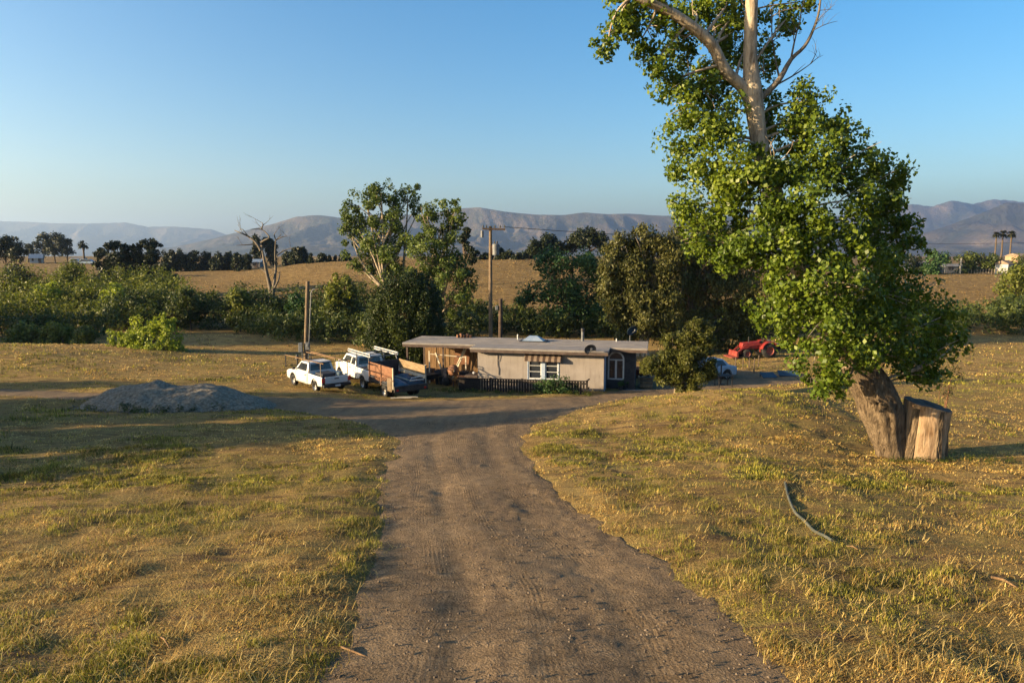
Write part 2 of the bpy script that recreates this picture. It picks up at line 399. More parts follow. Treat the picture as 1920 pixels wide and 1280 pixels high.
M['hose'] = nmat('faded_green_pipe', (.05, .055, .045), (.11, .11, .085), 4, .6)
M['awning'] = None
def stripe_mat():
    t = NT('striped_awning_cloth'); sep = t.n('ShaderNodeSeparateXYZ'); t.l(t.obj(), sep.inputs[0])
    s = t.math('SINE', t.math('MULTIPLY', sep.outputs[0], 17.5))
    t.bsdf(t.mix(t.mapr(s, -.2, .2), (.05, .032, .024), (.19, .14, .105)), .8); return t.m
M['awning'] = stripe_mat()
def attr_mat():
    t = NT('grass_blades'); c = t.n('ShaderNodeAttribute', attribute_name='tint').outputs['Color']
    p = t.bsdf(c, .6, .2); tr = t.n('ShaderNodeBsdfTranslucent'); t.l(c, tr.inputs['Color'])
    mx = t.n('ShaderNodeMixShader'); mx.inputs[0].default_value = .35
    t.l(p.outputs[0], mx.inputs[1]); t.l(tr.outputs[0], mx.inputs[2]); t.l(mx.outputs[0], t.out.inputs['Surface']); return t.m
M['blade'] = attr_mat()

# ------------------------------------------------------------------ ground, road, mountains, haze
def axis(segs):
    out = [np.arange(a, b, s) for a, b, s in segs]; return np.concatenate(out)
def grid_faces(nx, ny):
    i, j = np.meshgrid(np.arange(nx-1), np.arange(ny-1)); k = (j*nx+i).ravel()
    return np.stack([k, k+1, k+1+nx, k+nx], 1)
gx = np.concatenate([-np.geomspace(13000, 60, 60), axis([(-58, -20, 1.0), (-20, -8, .3), (-8, 14, .14), (14, 30, .4), (30, 58, 1.0)]), np.geomspace(60, 13000, 60)])
gy = np.concatenate([-np.geomspace(600, 12, 14), axis([(-10, 3, .8), (3, 16, .13), (16, 42, .22), (42, 80, .7), (80, 200, 2.2)]), np.geomspace(202, 13000, 70)])
X, Y = np.meshgrid(gx, gy)
Z = G(X, Y)
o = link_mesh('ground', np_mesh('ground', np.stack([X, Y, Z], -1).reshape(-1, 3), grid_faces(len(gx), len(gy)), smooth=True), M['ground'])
tag(o, 'dry golden and green grass slope falling to the yard, brown fields beyond', 'ground', kind='structure')

rxs = axis([(-31, -8, .3), (-8, 7.5, .09), (7.5, 22, .3)]); rys = axis([(-5, 3, .5), (3, 15, .09), (15, 30, .16), (30, 54, .3)])
X, Y = np.meshgrid(rxs, rys); S = sdf(X, Y)
xl = np.interp(Y, [p[1] for p in EDGE_L], [p[0] for p in EDGE_L]); xr = np.interp(Y, [p[1] for p in EDGE_R[::-1]], [p[0] for p in EDGE_R[::-1]])
Vc = (X-xl)/np.maximum(xr-xl, .5)
drv = ss(26, 22, Y)
rut = -.03*drv*(np.exp(-((Vc-.30)/.07)**2)+np.exp(-((Vc-.72)/.08)**2)) + .003*drv*(fbm(Vc*18, Y*.3, 77, 3)-.5) + .012*(fbm(X*.9, Y*.9, 78, 2)-.5)
ZR = T0(X, Y) - .012 + rut + (fbm(X*4, Y*4, 51, 3)-.5)*.018 + (fbm(X*9, Y*9, 53, 3)-.5)*.030*(.3+1.4*ss(.42, .62, fbm(X*.8, Y*.5, 55, 3))) - .35*np.clip(S-.02, 0, 1) 
fq = grid_faces(len(rxs), len(rys)); smax = S.ravel()[fq].min(1); fq = fq[smax < .45]
used = np.unique(fq); remap = -np.ones(X.size, int); remap[used] = np.arange(len(used))
me = np_mesh('dirt_road', np.stack([X, Y, ZR], -1).reshape(-1, 3)[used], remap[fq], smooth=True)
uvl = me.uv_layers.new(name='track'); li = np.empty(len(me.loops), np.int32); me.loops.foreach_get('vertex_index', li)
uvl.data.foreach_set('uv', np.stack([Vc.ravel()[used], Y.ravel()[used]], 1)[li].astype(np.float32).ravel())
tag(link_mesh('dirt_road', me, M['road']), 'brown dirt driveway with tyre tracks widening into the farm yard', 'road', kind='structure')

def ridge(pts, d):
    u, v = np.array([p[0] for p in pts], float), np.array([p[1] for p in pts], float)
    az = np.arctan((u-960)/F*math.cos(PITCH)); hgt = np.array([(CAMZ+ray(a, b)[2]*d) for a, b in pts])
    return az, hgt
RID = [
 (9500, 1500, [(-900,440),(-300,420),(0,414),(100,418),(180,419),(240,417),(280,425),(320,424),(400,430),(440,445),(560,462),(700,470)]),
 (5600, 1300, [(180,474),(330,463),(400,448),(460,432),(520,418),(560,406),(600,403),(640,408),(720,404),(800,402),(860,391),(900,388),(945,396),(1000,402),(1060,403),(1095,399),(1140,402),(1175,401),(1240,404),(1330,402),(1450,414),(1600,432),(1800,455),(2000,470)]),
 (7600, 1200, [(1300,440),(1450,425),(1560,405),(1650,392),(1705,382),(1740,387),(1778,376),(1815,383),(1850,374),(1885,376),(1960,386),(2100,380),(2400,410),(2900,430)]),
 (5000, 900, [(1560,470),(1680,450),(1760,428),(1820,404),(1880,379),(1930,384),(2000,392),(2150,410),(2500,440)]),
]
na, nr = 900, 320
az = np.linspace(R(-62), R(62), na); rr = np.geomspace(1700, 12500, nr)
A, RR = np.meshgrid(az, rr)
XX, YY = RR*np.sin(A), RR*np.cos(A)
ZM = np.full(A.shape, -40.0)
for k, (d, w, pts) in enumerate(RID):
    a0, h0 = ridge(pts, d)
    crest = np.interp(A, a0, h0, left=-30, right=-30)
    depth = YY
    t = (depth-d)/w
    front = np.where(t < 0, np.exp(-(np.abs(t)/.85)**1.5), np.exp(-(t/1.4)**2))
    rd = 1-np.abs(2*fbm(XX/900+k*9, YY/1500, 60+k, 5)-1)
    spur = 1-np.abs(2*fbm(XX/420+k*5, YY/1300+XX/2600, 80+k, 5)-1)
    fine = 1-np.abs(2*fbm(XX/170+k*3, YY/420, 95+k, 4)-1)
    near_crest = np.exp(-(t/.13)**2)
    z = crest*front*(1-(1-near_crest)*(.42*(1-rd)+.40*(1-spur)+.16*(1-fine))*1.75) + near_crest*(fbm(XX/300, YY/300, 90+k, 4)-.5)*14
    ZM = np.maximum(ZM, z)
edge = ss(1700, 2300, RR)
ZM = ZM*edge - 20*(1-edge)
tag(link_mesh('mountains', np_mesh('mountains', np.stack([XX, YY, ZM], -1).reshape(-1, 3), grid_faces(na, nr), smooth=True), M['mountain']), 'hazy brown mountain ridges along the horizon', 'mountains', kind='structure')

HAZE = 1.05e-4
hz = MB().bb((-14500, -900, -62), (14500, 14500, 740)).build('haze', None)
t = NT('haze_air'); pv = t.n('ShaderNodeVolumePrincipled'); pv.inputs['Color'].default_value = (.48, .67, 1.0, 1); pv.inputs['Density'].default_value = HAZE; pv.inputs['Anisotropy'].default_value = .55
t.l(pv.outputs[0], t.out.inputs['Volume']); hz.data.materials.append(t.m)
tag(hz, 'thin pale haze fading the far mountains to blue', 'haze', kind='stuff')

# ------------------------------------------------------------------ vegetation
def unit(a): return a/np.maximum(np.linalg.norm(a, axis=1, keepdims=True), 1e-6)
def leaf_quads(c, size, outward, asp=.62, droop=0.0, up=.25, rnd=1.0):
    n = len(c)
    nor = unit(outward*.8+rng.normal(size=(n, 3))*rnd*.6+np.array([0, 0, up]))
    u = rng.normal(size=(n, 3)); u[:, 2] -= droop*2.2
    u = unit(u-nor*(u*nor).sum(1, keepdims=True)); v = np.cross(nor, u)
    L = (size*rng.uniform(.45, 1.4, n))[:, None]
    W = L*asp*rng.uniform(.8, 1.2, (n, 1))
    V = np.stack([c-u*L*.5, c+v*W*.5+u*L*.05-nor*L*.1, c+u*L*.55, c-v*W*.5+u*L*.05-nor*L*.1], 1).reshape(-1, 3)
    Q = np.arange(4*n).reshape(n, 4)
    return V, Q
def blob_leaves(blobs, n, clump=.30, ncl=None, shell=(.5, 1.02), flat=1.0, droop=0.0):
    """blobs: (x,y,z,rx,ry,rz) -> leaf centres and outward directions, gathered in clumps so gaps show"""
    B = np.array(blobs, float); w = (B[:, 3]*B[:, 5])**1.0; w /= w.sum()
    cs, os_ = [], []
    for b, q in zip(B, w):
        k = max(10, int(n*q)); rm = (b[3]+b[5])/2
        nc = ncl or max(5, int(11+7*rm))
        d = unit(rng.normal(size=(nc, 3))); fr = rng.uniform(*shell, (nc, 1))
        cc = b[:3]+d*fr*b[3:6]
        wt = rng.uniform(.25, 1, nc); wt /= wt.sum()
        i = rng.choice(nc, k, p=wt)
        sg = clump*rm*rng.uniform(.55, 1.15, nc)[i][:, None]
        off = rng.normal(size=(k, 3)); off = off/np.maximum(1, np.linalg.norm(off, axis=1, keepdims=True)/1.7)
        off = off*sg*np.array([1, 1, flat])
        if droop: off[:, 2] -= np.abs(rng.normal(size=k))*sg[:, 0]*droop
        p = cc[i]+off
        cs.append(p); os_.append(unit(off+d[i]*rm*.35+1e-6))
    return np.concatenate(cs), np.concatenate(os_)
def foliage(name, blobs, n, size, mat, parent=None, clump=.30, ncl=None, shell=(.5, 1.02), flat=1.0, droop=0.0, asp=.62, up=.25):
    c, o = blob_leaves(blobs, n, clump, ncl, shell, flat, droop)
    V, Q = leaf_quads(c, size, o, asp, droop, up)
    r = np.repeat(np.clip(rng.normal(.5, .2, len(c)), 0, 1), 4)
    return link_mesh(name, np_mesh(name, V, Q, {'rnd': ('FLOAT', r)}), M[mat], parent)
def curve(a, b, bend=.15, n=6):
    a, b = Vector(a), Vector(b); L = (b-a).length
    off = Vector((random.uniform(-1, 1), random.uniform(-1, 1), random.uniform(-.2, .8)))*bend*L
    return [a.lerp(b, i/(n-1))+off*math.sin(math.pi*i/(n-1)) for i in range(n)]
def twig_tree(mb, p, d, L, r, depth, spread=.6, n=7):
    """a forked bare branch"""
    pts = [p]; cur = Vector(d).normalized()
    for i in range(4):
        cur = (cur+Vector((random.uniform(-1, 1), random.uniform(-1, 1), random.uniform(-.5, .9)))*.16).normalized()
        pts.append(pts[-1]+cur*L/4)
    mb.tube(pts, [r*(1-.16*i) for i in range(5)], n)
    if depth:
        for k in range(2+(random.random() < .5)):
            nd = (cur+Vector((random.uniform(-1, 1), random.uniform(-1, 1), random.uniform(-.4, .8)))*spread).normalized()
            twig_tree(mb, pts[2+k % 3], nd, L*random.uniform(.5, .75), r*.5, depth-1, spread, max(4, n-1))
def px_blobs(lst, d):
    """(u, v, ru, rv[, dd]) on the photograph's grid -> metric blobs standing at distance d"""
    out = []
    for q in lst:
        u, v, a, b = q[:4]; dd = q[4] if len(q) > 4 else 0
        p = at(u, v, d+dd); k = (d+dd)/F
        out.append((p.x, p.y, p.z, a*k, max(a, b)*k*.95, b*k))
    return out
def tree(name, label, cat, base, blobs, leaf, bark, n, size, r0=.25, group=None, limbs=True, stems=1, kw=None, fork=.35, label_kw=None):
    x, y = base; z = g(x, y)-.08
    root = empty(name, (x, y, z), 0, label, cat, group)
    rel = [(b[0]-x, b[1]-y, b[2]-z)+tuple(b[3:]) for b in blobs]
    top = max(b[2] for b in rel); tb = [b for b in rel]
    mb = MB()
    cx = sum(b[0] for b in rel)/len(rel); cy = sum(b[1] for b in rel)/len(rel)
    tops = sorted(rel, key=lambda b: -b[2])[:max(1, stems)]
    for k in range(stems):
        tpt = Vector(tops[k][:3]); st = Vector(((k-(stems-1)/2)*r0*1.6, 0, 0))
        path = curve(st, tpt, .06, 7); mb.tube(path, [r0*(1-.13*i)/(stems**.4) for i in range(7)], 8, .1)
        if k == 0: main = path
    if limbs:
        for b in rel:
            q = Vector(b[:3]); h = max(.12, min(fork+.35*random.random(), .8))
            zz = q.z*h; s = min(main, key=lambda p: abs(p.z-zz))
            mb.tube(curve(s, q, .12, 6), [r0*.42*(1-.16*i) for i in range(6)], 6)
            for _ in range(2):
                e = q+Vector((random.uniform(-1, 1)*b[3], random.uniform(-1, 1)*b[4], random.uniform(-.5, 1)*b[5]))*.8
                mb.tube(curve(s.lerp(q, .6), e, .12, 5), [r0*.2*(1-.18*i) for i in range(5)], 5)
    mb.build('trunk', M[bark], root)
    foliage('crown', rel, n, size, leaf, root, **(kw or {}))
    return root

# --- the big cottonwood by the stump
DT = 18.0
bx, by = rx(1662, 868, DT), DT
bz = g(bx, by)
bt = empty('cottonwood_tree', (bx, by, bz-.05), 0, 'tall leaning cottonwood with glossy green leaves growing against a sawn stump', 'tree')
rel = lambda u, v, dd=0: at(u, v, DT+dd)-Vector((bx, by, bz-.05))
tp = [rel(1668, 884), rel(1667, 842), rel(1659, 803), rel(1653, 770), rel(1635, 730), rel(1597, 675), rel(1545, 600), rel(1500, 500), rel(1462, 400), rel(1434, 310), rel(1421, 250), rel(1415, 205), rel(1411, 178)]
trs = [.42, .36, .45, .55, .50, .40, .33, .31, .28, .26, .245, .26, .29]
random.seed(3)
def smooth_path(p, r, k=4):
    P, Rr = [], []
    for i in range(len(p)-1):
        p0, p1, p2, p3 = p[max(i-1, 0)], p[i], p[i+1], p[min(i+2, len(p)-1)]
        for j in range(k):
            t = j/k
            P.append(.5*((2*p1)+(p2-p0)*t+(2*p0-5*p1+4*p2-p3)*t*t+(3*p1-p0-3*p2+p3)*t**3)); Rr.append(r[i]*(1-t)+r[i+1]*t)
    return P+[p[-1]], Rr+[r[-1]]
P_, R_ = smooth_path(tp, trs, 4)
def rough_trunk(P, Rr, n=26, amp=.10, seed=0):
    mb = MB(); mb.tube(P, Rr, n)
    out = []
    for i, v in enumerate(mb.v):
        v = Vector(v); k = min(i//n, len(P)-1); c = P[k]
        f = 1+amp*(float(fbm(np.array([(i % n)*.38+seed]), np.array([v.z*1.6]), 5, 3)[0])-.5)*2
        out.append(tuple(c+(v-c)*f))
    mb.v = out; return mb
rough_trunk(P_[:21], R_[:21], 64, .17).build('trunk', M['bark'], bt)
P2, R2 = smooth_path(tp[5:]+[rel(1407, 110), rel(1408, 40), rel(1410, -60), rel(1400, -200), rel(1405, -380)], [q*.86 for q in trs[5:]]+[.17, .155, .14, .11, .05], 4)
o = rough_trunk(P2, R2, 18, .07, 9).build('stem', M['bark_pale'], bt); tag(o, 'pale smooth upper stem above the leaves')
L1, LR = smooth_path([rel(1414, 215), rel(1395, 168), rel(1360, 132, -.2), rel(1335, 85, -.4), rel(1300, 52, -.6), rel(1255, 22, -.8), rel(1205, -2, -1), rel(1140, -40, -1.2), rel(1080, -110, -1.3)], [.17, .155, .14, .13, .125, .12, .115, .09, .05], 4)
rough_trunk(L1, LR, 14, .08, 4).build('limb', M['bark_pale'], bt)
mb = MB()
D1, DR = smooth_path([rel(1418, 190), rel(1440, 172), rel(1462, 148), rel(1483, 112, .3), rel(1508, 88, .3), rel(1524, 58, .4), rel(1536, 20, .4), rel(1540, -30, .4)], [.10, .085, .07, .055, .045, .035, .028, .016], 3)
mb.tube(D1, DR, 8)
for a, b, r in [((1462,148),(1447,60),.03), ((1447,60),(1443,5),.018), ((1483,112),(1500,40),.03), ((1500,40),(1512,-10),.018), ((1455,160),(1520,120),.028), ((1520,120),(1532,95),.015), ((1520,120),(1543,104),.012), ((1524,58),(1570,40),.013), ((1528,45),(1566,8),.013), ((1536,20),(1562,18),.009), ((1528,50),(1548,28),.010), ((1412,185),(1393,120),.02), ((1405,40),(1380,-20),.03)]:
    q = curve(rel(*a, .3), rel(*b, .35), .07, 6); mb.tube(q, [r*(1-.13*i) for i in range(6)], 5)
    for _ in range(3):
        s = q[random.randint(2, 4)]; e = s+Vector((random.uniform(-.3, .4), random.uniform(-.2, .2), random.uniform(.1, .45)))
        mb.tube(curve(s, e, .1, 4), [r*.4, r*.33, r*.25, r*.12], 4)
o = mb.build('dead_limb', M['bark_dead'], bt); tag(o, 'bare leafless side limb of thin grey twigs')
TB = [(1140,85,26,22,-1),(1160,40,34,30,-.8),(1205,70,42,36,-.7),(1240,30,44,38,-.6),(1190,15,40,34,-.6),(1230,115,36,34,-.5),(1280,75,44,44,0),(1300,20,46,40,.6),(1340,50,42,40,.8),(1265,150,34,30,-.2),(1345,130,46,40,.9),(1375,60,32,44,.9),(1360,0,40,40,.8),(1400,95,20,50,1.1),(1440,120,20,46,1.2),(1475,35,38,26,1),(1490,5,34,26,1.1),(1290,180,52,42,0),(1340,205,58,46,.3),(1275,220,34,32,-.2),
 (1310,260,60,50,0),(1365,270,50,46,-.6),(1300,320,46,44,0),(1350,340,56,50,-.5),(1400,330,52,44,-.9),(1440,230,28,46,.8),(1480,225,46,52,.3),(1520,190,30,40,.2),(1510,255,52,46,0),(1560,235,36,36,.3),(1590,260,34,32,.4),(1460,300,52,46,-.7),(1530,310,64,52,-.4),(1600,305,58,44,.3),(1655,320,40,40,.6),(1670,350,34,34,.7),
 (1285,400,40,38,0),(1340,405,58,50,-.3),(1400,410,60,54,-.9),(1465,390,62,52,-1.2),(1530,385,66,56,-1.2),(1600,375,66,54,-.3),(1655,400,48,46,.5),(1690,425,26,28,.8),(1320,462,44,36,0),(1375,475,48,40,-.4),(1430,470,52,44,-1),(1490,460,60,50,-1.3),(1555,455,66,54,-1.2),(1620,450,62,52,-.2),(1670,470,44,40,.5),(1720,455,26,18,.8),
 (1460,530,48,42,-.9),(1520,530,60,50,-1.3),(1580,530,66,52,-1.1),(1645,530,60,48,0),(1690,545,50,42,.5),(1440,575,34,32,-.6),(1490,590,56,44,-1.1),(1550,600,62,48,-1.4),(1615,600,64,48,-.8),(1680,600,62,48,0),(1735,590,50,42,.5),(1775,590,30,32,.7),(1480,630,30,24,-.7),(1535,655,48,40,-1.4),(1590,655,52,38,-1.3),(1640,655,52,36,-.5),(1700,655,60,40,.1),(1755,650,46,38,.5),(1790,645,24,28,.7),(1545,700,34,34,-1.3),(1575,715,30,36,-1.3),(1700,695,40,24,.2),(1745,690,32,26,.4),(1540,735,18,16,-1.3)]
blobs = [(p[0]-bx, p[1]-by, p[2]-bz+.05)+tuple(p[3:]) for p in px_blobs(TB, DT)]
foliage('crown', blobs, 74000, .100, 'leaf_big', bt, clump=.28, ncl=13, shell=(.3, 1.2), droop=.35, asp=.8, up=.1)
mb = MB()
for b in blobs:
    q = Vector(b[:3]); s = min(P_[16:]+P2[6:28]+L1[5:], key=lambda p: (p-q).length+abs(p.z-q.z+.5)*.3)
    mb.tube(curve(s, q, .14, 6), [.045*(1-.13*i) for i in range(6)], 5)
    for _ in range(3):
        e = q+Vector((random.uniform(-1, 1)*b[3], random.uniform(-1, 1)*b[4], random.uniform(-.8, 1)*b[5])); mb.tube(curve(s.lerp(q, .7), e, .15, 4), [.016, .013, .010, .006], 4)
mb.build('branches', M['bark_pale'], bt)

# --- stump beside it
sx, sy = rx(1724, 868, DT-.12), DT-.12; sz = g(sx, sy)
st = empty('tree_stump', (sx, sy, sz-.06), 0, 'broad sawn-off stump with bare pale wood facing the driveway', 'tree stump')
n, rows = 44, 20
mb = MB(); vs = []
for j in range(rows):
    f = j/(rows-1)
    for k in range(n):
        a = 2*math.pi*k/n; r = .53+.08*(1-f)**3+.05*f
        r *= 1+.16*(float(fbm(np.array([k*.55+(0 if k < n/2 else 7)]), np.array([f*1.1]), 4, 3)[0])-.5)
        ztop = 1.56-.14*math.cos(a)+.06*math.sin(a)+.05*(float(vnoise(np.array([k*.5]), np.array([3.]), 8)[0])-.5)
        vs.append((r*math.cos(a)+.10*f, r*.85*math.sin(a), ztop*f))
mb.add(vs, [(j*n+k, j*n+(k+1) % n, (j+1)*n+(k+1) % n, (j+1)*n+k) for j in range(rows-1) for k in range(n)], True)
mb.build('trunk', M['wood_cut'], st)
mb = MB(); rim = vs[-n:]
c0 = Vector((.1, 0, 1.52)); ring2 = [Vector(p).lerp(c0, .5)+Vector((0, 0, .015)) for p in rim]
mb.add(list(rim)+ring2+[c0], [(k, (k+1) % n, n+(k+1) % n, n+k) for k in range(n)]+[(n+k, n+(k+1) % n, 2*n) for k in range(n)]); mb.build('cut_face', M['wood_top'], st)
mb = MB()
for (a0, a1, h) in [(3.55, 3.95, 1.5), (4.78, 5.08, 1.46), (5.8, 6.3, 1.4)]:
    m_ = 12; vv = []
    for j in range(10):
        for k in range(m_):
            a = a0+(a1-a0)*k/(m_-1); f = j/9*h/1.62
            r = (.575+.09*(1-f)**3)*(1+.06*(random.random()-.5)) if 0 < k < m_-1 else .52
            vv.append((r*math.cos(a)+.10*f, r*.87*math.sin(a), 1.62*f))
    mb.add(vv, [(j*m_+k, j*m_+k+1, (j+1)*m_+k+1, (j+1)*m_+k) for j in range(9) for k in range(m_-1)])
mb.build('bark', M['bark'], st)


# --- trees round the yard
tree('poplar_tree', 'tall open poplar with pale forked stems behind the dark cypress', 'tree', (rx(738, 640, 70), 70), px_blobs([(655,408,30,28),(688,378,32,28),(715,362,26,22),(700,415,36,30),(735,420,32,36),(660,440,26,22),(690,455,34,30),(725,470,34,36),(755,455,24,30),(670,490,26,22),(705,505,36,28),(748,505,28,26),(765,365,28,20,1),(778,390,16,16,1),(740,378,20,16)], 70), 'leaf_euc', 'bark_pale', 17000, .25, .34, stems=3, kw=dict(clump=.25, shell=(.3, 1.05), ncl=11))
tree('poplar_tree', 'spreading poplar with drooping lower boughs beside the tall open poplar', 'tree', (rx(815, 640, 68), 68), px_blobs([(800,402,24,20),(840,392,28,22),(855,420,22,20),(800,430,30,26),(838,445,30,26),(810,470,38,28,-1),(850,485,30,24),(790,500,34,28,-1),(835,515,44,30,-1),(870,525,22,30),(800,545,34,28,-1),(850,560,38,30,-1),(780,462,20,22)], 68), 'leaf_euc', 'bark_pale', 16000, .25, .28, stems=2, kw=dict(clump=.26, shell=(.3, 1.05), ncl=12))
tree('cypress_tree', 'dense dark cypress rounded at the top standing behind the trucks', 'tree', (rx(757, 690, 52), 52), px_blobs([(760,545,36,34),(735,570,30,44),(790,565,32,44),(718,605,30,52),(760,600,46,60),(800,605,32,56),(715,645,30,44),(757,645,50,46),(803,640,30,44),(735,665,36,24),(790,665,34,24),(712,575,16,30),(776,535,22,22)], 52), 'leaf_cyp', 'bark_far', 90000, .16, .3, limbs=False, kw=dict(clump=.12, ncl=95, shell=(.80, 1.04), flat=2.6, asp=.45, up=.0, droop=-.5))
tree('maple_tree', 'dark green bushy tree leaning left behind the flat roof', 'tree', (rx(1062, 620, 75), 75), px_blobs([(1030,500,36,30),(1075,485,44,26),(1120,500,34,34),(1045,540,42,30),(1095,535,50,40),(1005,548,34,20),(985,560,20,14),(1130,550,30,40),(1060,575,44,26),(1110,585,46,28)], 75), 'leaf_green', 'bark_far', 13000, .30, .25, kw=dict(clump=.30, ncl=18))
tree('eucalyptus_tree', 'broad olive-brown eucalyptus right behind the house roof', 'tree', (rx(1205, 650, 57), 57), px_blobs([(1160,460,24,22),(1205,445,30,28),(1240,455,26,24),(1150,495,26,26),(1190,495,40,32),(1235,500,36,34),(1150,540,26,30),(1190,545,40,34),(1235,550,40,34),(1165,585,28,28),(1205,595,40,32),(1245,600,32,30),(1150,565,20,24),(1175,625,24,18),(1265,470,26,26)], 57), 'leaf_olive', 'bark_pale', 36000, .27, .3, stems=3, kw=dict(clump=.26, ncl=26, shell=(.5, 1.05), droop=.9, asp=.45))
tree('eucalyptus_tree', 'second olive-brown eucalyptus between the first one and the big cottonwood', 'tree', (rx(1285, 660, 60), 60), px_blobs([(1290,440,30,28),(1335,430,36,30),(1380,450,34,30),(1275,480,34,32),(1320,480,42,34),(1370,490,42,34),(1280,530,38,34),(1330,535,44,36),(1385,540,40,36),(1300,580,40,32),(1350,590,44,34),(1400,585,36,32),(1320,625,36,26),(1370,630,40,26),(1415,620,26,26),(1440,540,40,60)], 60), 'leaf_olive', 'bark_far', 40000, .28, .34, stems=2, kw=dict(clump=.26, ncl=26, shell=(.5, 1.05), droop=.9, asp=.45))
tree('juniper_tree', 'small ragged tree with a thin pale trunk before the house corner', 'tree', (rx(1264, 757, 36.6), 36.6), px_blobs([(1305,610,16,14),(1320,628,22,18),(1290,635,20,18),(1258,640,18,16),(1248,668,22,18),(1285,668,30,24),(1318,660,24,22),(1225,685,24,18),(1262,700,32,22),(1300,700,30,24),(1330,688,18,18),(1240,712,16,10),(1290,728,22,16),(1308,738,18,14),(1212,690,14,12)], 36.6), 'leaf_small', 'bark_pale', 34000, .14, .09, kw=dict(clump=.27, ncl=22, shell=(.3, 1.12), asp=.4), fork=.3)
o = tree('leafy_bush', 'bright yellow-green bush alone at the edge of the dry slope', 'bush', (rx(275, 668, 55), 55), px_blobs([(235,635,26,22),(270,630,30,26),(310,618,24,20),(325,640,20,24),(225,655,24,14),(260,655,32,18),(300,652,34,20),(330,660,16,12),(290,612,20,14),(318,608,16,12)], 55), 'leaf_bright', 'bark_far', 13000, .19, .1, kw=dict(clump=.22, ncl=22, shell=(.4, 1.3), asp=.45), fork=.1)
# dead tree
dx = rx(510, 545, 84); dz = g(dx, 84)
dt = empty('dead_tree', (dx, 84, dz-.1), 0, 'bare leafless dead tree with grey forked branches above the thicket', 'tree')
mb = MB(); r_ = lambda u, v, dd=0: at(u, v, 84+dd)-Vector((dx, 84, dz-.1))
for pts, r in [([(510,640),(509,560),(505,530),(499,505),(494,480),(489,455)], .34), ([(510,575),(513,540),(517,505),(516,475),(517,450)], .24), ([(512,545),(522,525),(525,508)], .16), ([(489,470),(480,455),(465,443),(452,437),(440,432)], .17), ([(492,462),(478,458),(462,459),(443,460)], .12), ([(489,455),(497,450),(505,446),(500,438),(490,430),(470,430)], .14), ([(490,430),(493,420),(488,416)], .09), ([(493,422),(499,418)], .06), ([(517,450),(530,444),(540,443)], .09), ([(517,450),(514,440),(518,434)], .09), ([(518,480),(532,470),(550,465)], .10), ([(500,512),(488,503),(480,500)], .10), ([(465,443),(455,430),(448,433)], .07), ([(503,520),(512,512)], .08)]:
    q = [r_(*p, random.uniform(-.6, .6) if i else 0) for i, p in enumerate(pts)]
    P3, R3 = smooth_path(q, [r*(1-.75*i/(len(q)-1)) for i in range(len(q))], 3); mb.tube(P3, R3, 7, .15)
    for _ in range(1): twig_tree(mb, P3[-random.randint(1, max(2, len(P3)//2))], Vector((random.uniform(-1, 1), random.uniform(-.5, .5), .6)), random.uniform(.8, 1.9), max(.03, r*.22), 1)
mb.build('trunk', M['bark_dead'], dt)
# far and middle trees, each with its own place
def simple(name, label, u, d, vtop, vbot, ru, leaf, n, size, shape='round', group=None, r0=.3, vbase=None):
    cv, hv = (vtop+vbot)/2, (vbot-vtop)/2
    L = []
    rs = random.Random(int(u*7+d))
    if shape == 'round':
        for k in range(7):
            a = rs.uniform(0, 6.28); L.append((u+ru*.55*math.cos(a), cv+hv*.5*math.sin(a), ru*rs.uniform(.4, .55), hv*rs.uniform(.4, .55), rs.uniform(-1, 1)*ru*d/F*.5))
        L.append((u, vtop+hv*.5, ru*.5, hv*.5)); L.append((u, vbot-hv*.3, ru*.75, hv*.45))
    elif shape == 'oak':
        for k in range(9):
            f = k/8; L.append((u-ru*.75+1.5*ru*f, cv-hv*.35*math.sin(math.pi*f)+rs.uniform(-.2, .2)*hv, ru*.34, hv*.55, rs.uniform(-1, 1)*ru*d/F*.6))
    elif shape == 'tall':
        for k in range(7):
            f = k/6; w = ru*(.45+.5*math.sin(math.pi*min(1, f*.8+.2))); L.append((u+rs.uniform(-.35, .35)*ru, vtop+hv*.25+(2*hv-hv*.45)*f, w*.75, hv*.30))
    elif shape == 'cone':
        for k in range(6):
            f = k/5; L.append((u+rs.uniform(-.1, .1)*ru, vtop+hv*.15+1.75*hv*f, ru*(.18+.72*f), hv*.24))
    elif shape == 'pine':
        for k in range(9):
            f = k/8; L.append((u+rs.uniform(-.75, .75)*ru*(.4+.6*f), vtop+hv*.2+1.6*hv*f, ru*rs.uniform(.28, .5), hv*.2, rs.uniform(-1, 1)*ru*d/F*.6))
    x = rx(u, 500, d); gz_ = g(x, d)
    return tree(name, label, 'tree', (x, d), px_blobs(L, d), leaf, 'bark_far', n, size, r0, group, limbs=(shape in ('pine', 'round', 'oak', 'tall')), kw=dict(clump=.33, ncl=12 if shape != 'cone' else 18, flat=.6 if shape == 'pine' else 1))
for label, d, L, n in [
  ('dark pine with a ragged flat crown on the left of its clump', 112, [(190,478,15,12),(212,462,17,11),(196,500,22,16),(222,486,24,16),(205,520,28,18),(236,508,20,18),(228,466,13,10)], 7500),
  ('tallest dark pine in the clump beyond the left thicket', 113, [(254,462,12,9),(276,456,16,10),(292,462,10,10),(250,480,22,15),(280,478,24,15),(262,503,30,18),(290,500,20,16),(258,526,30,16),(285,524,26,16)], 9000),
  ('low dark pine at the right foot of the left clump', 108, [(306,505,15,12),(320,522,16,11),(304,528,20,14),(328,534,8,8)], 3500)]:
    tree('pine_tree', label, 'tree', (rx(L[len(L)//2][0], 530, d), d), px_blobs(L, d), 'leaf_dark', 'bark_far', n, .42, .25, kw=dict(clump=.30, ncl=14, flat=.7))
simple('pine_tree', 'slim dark pine between the two poplars and the utility pole', 876, 118, 428, 495, 20, 'leaf_dark', 3500, .42, 'pine')
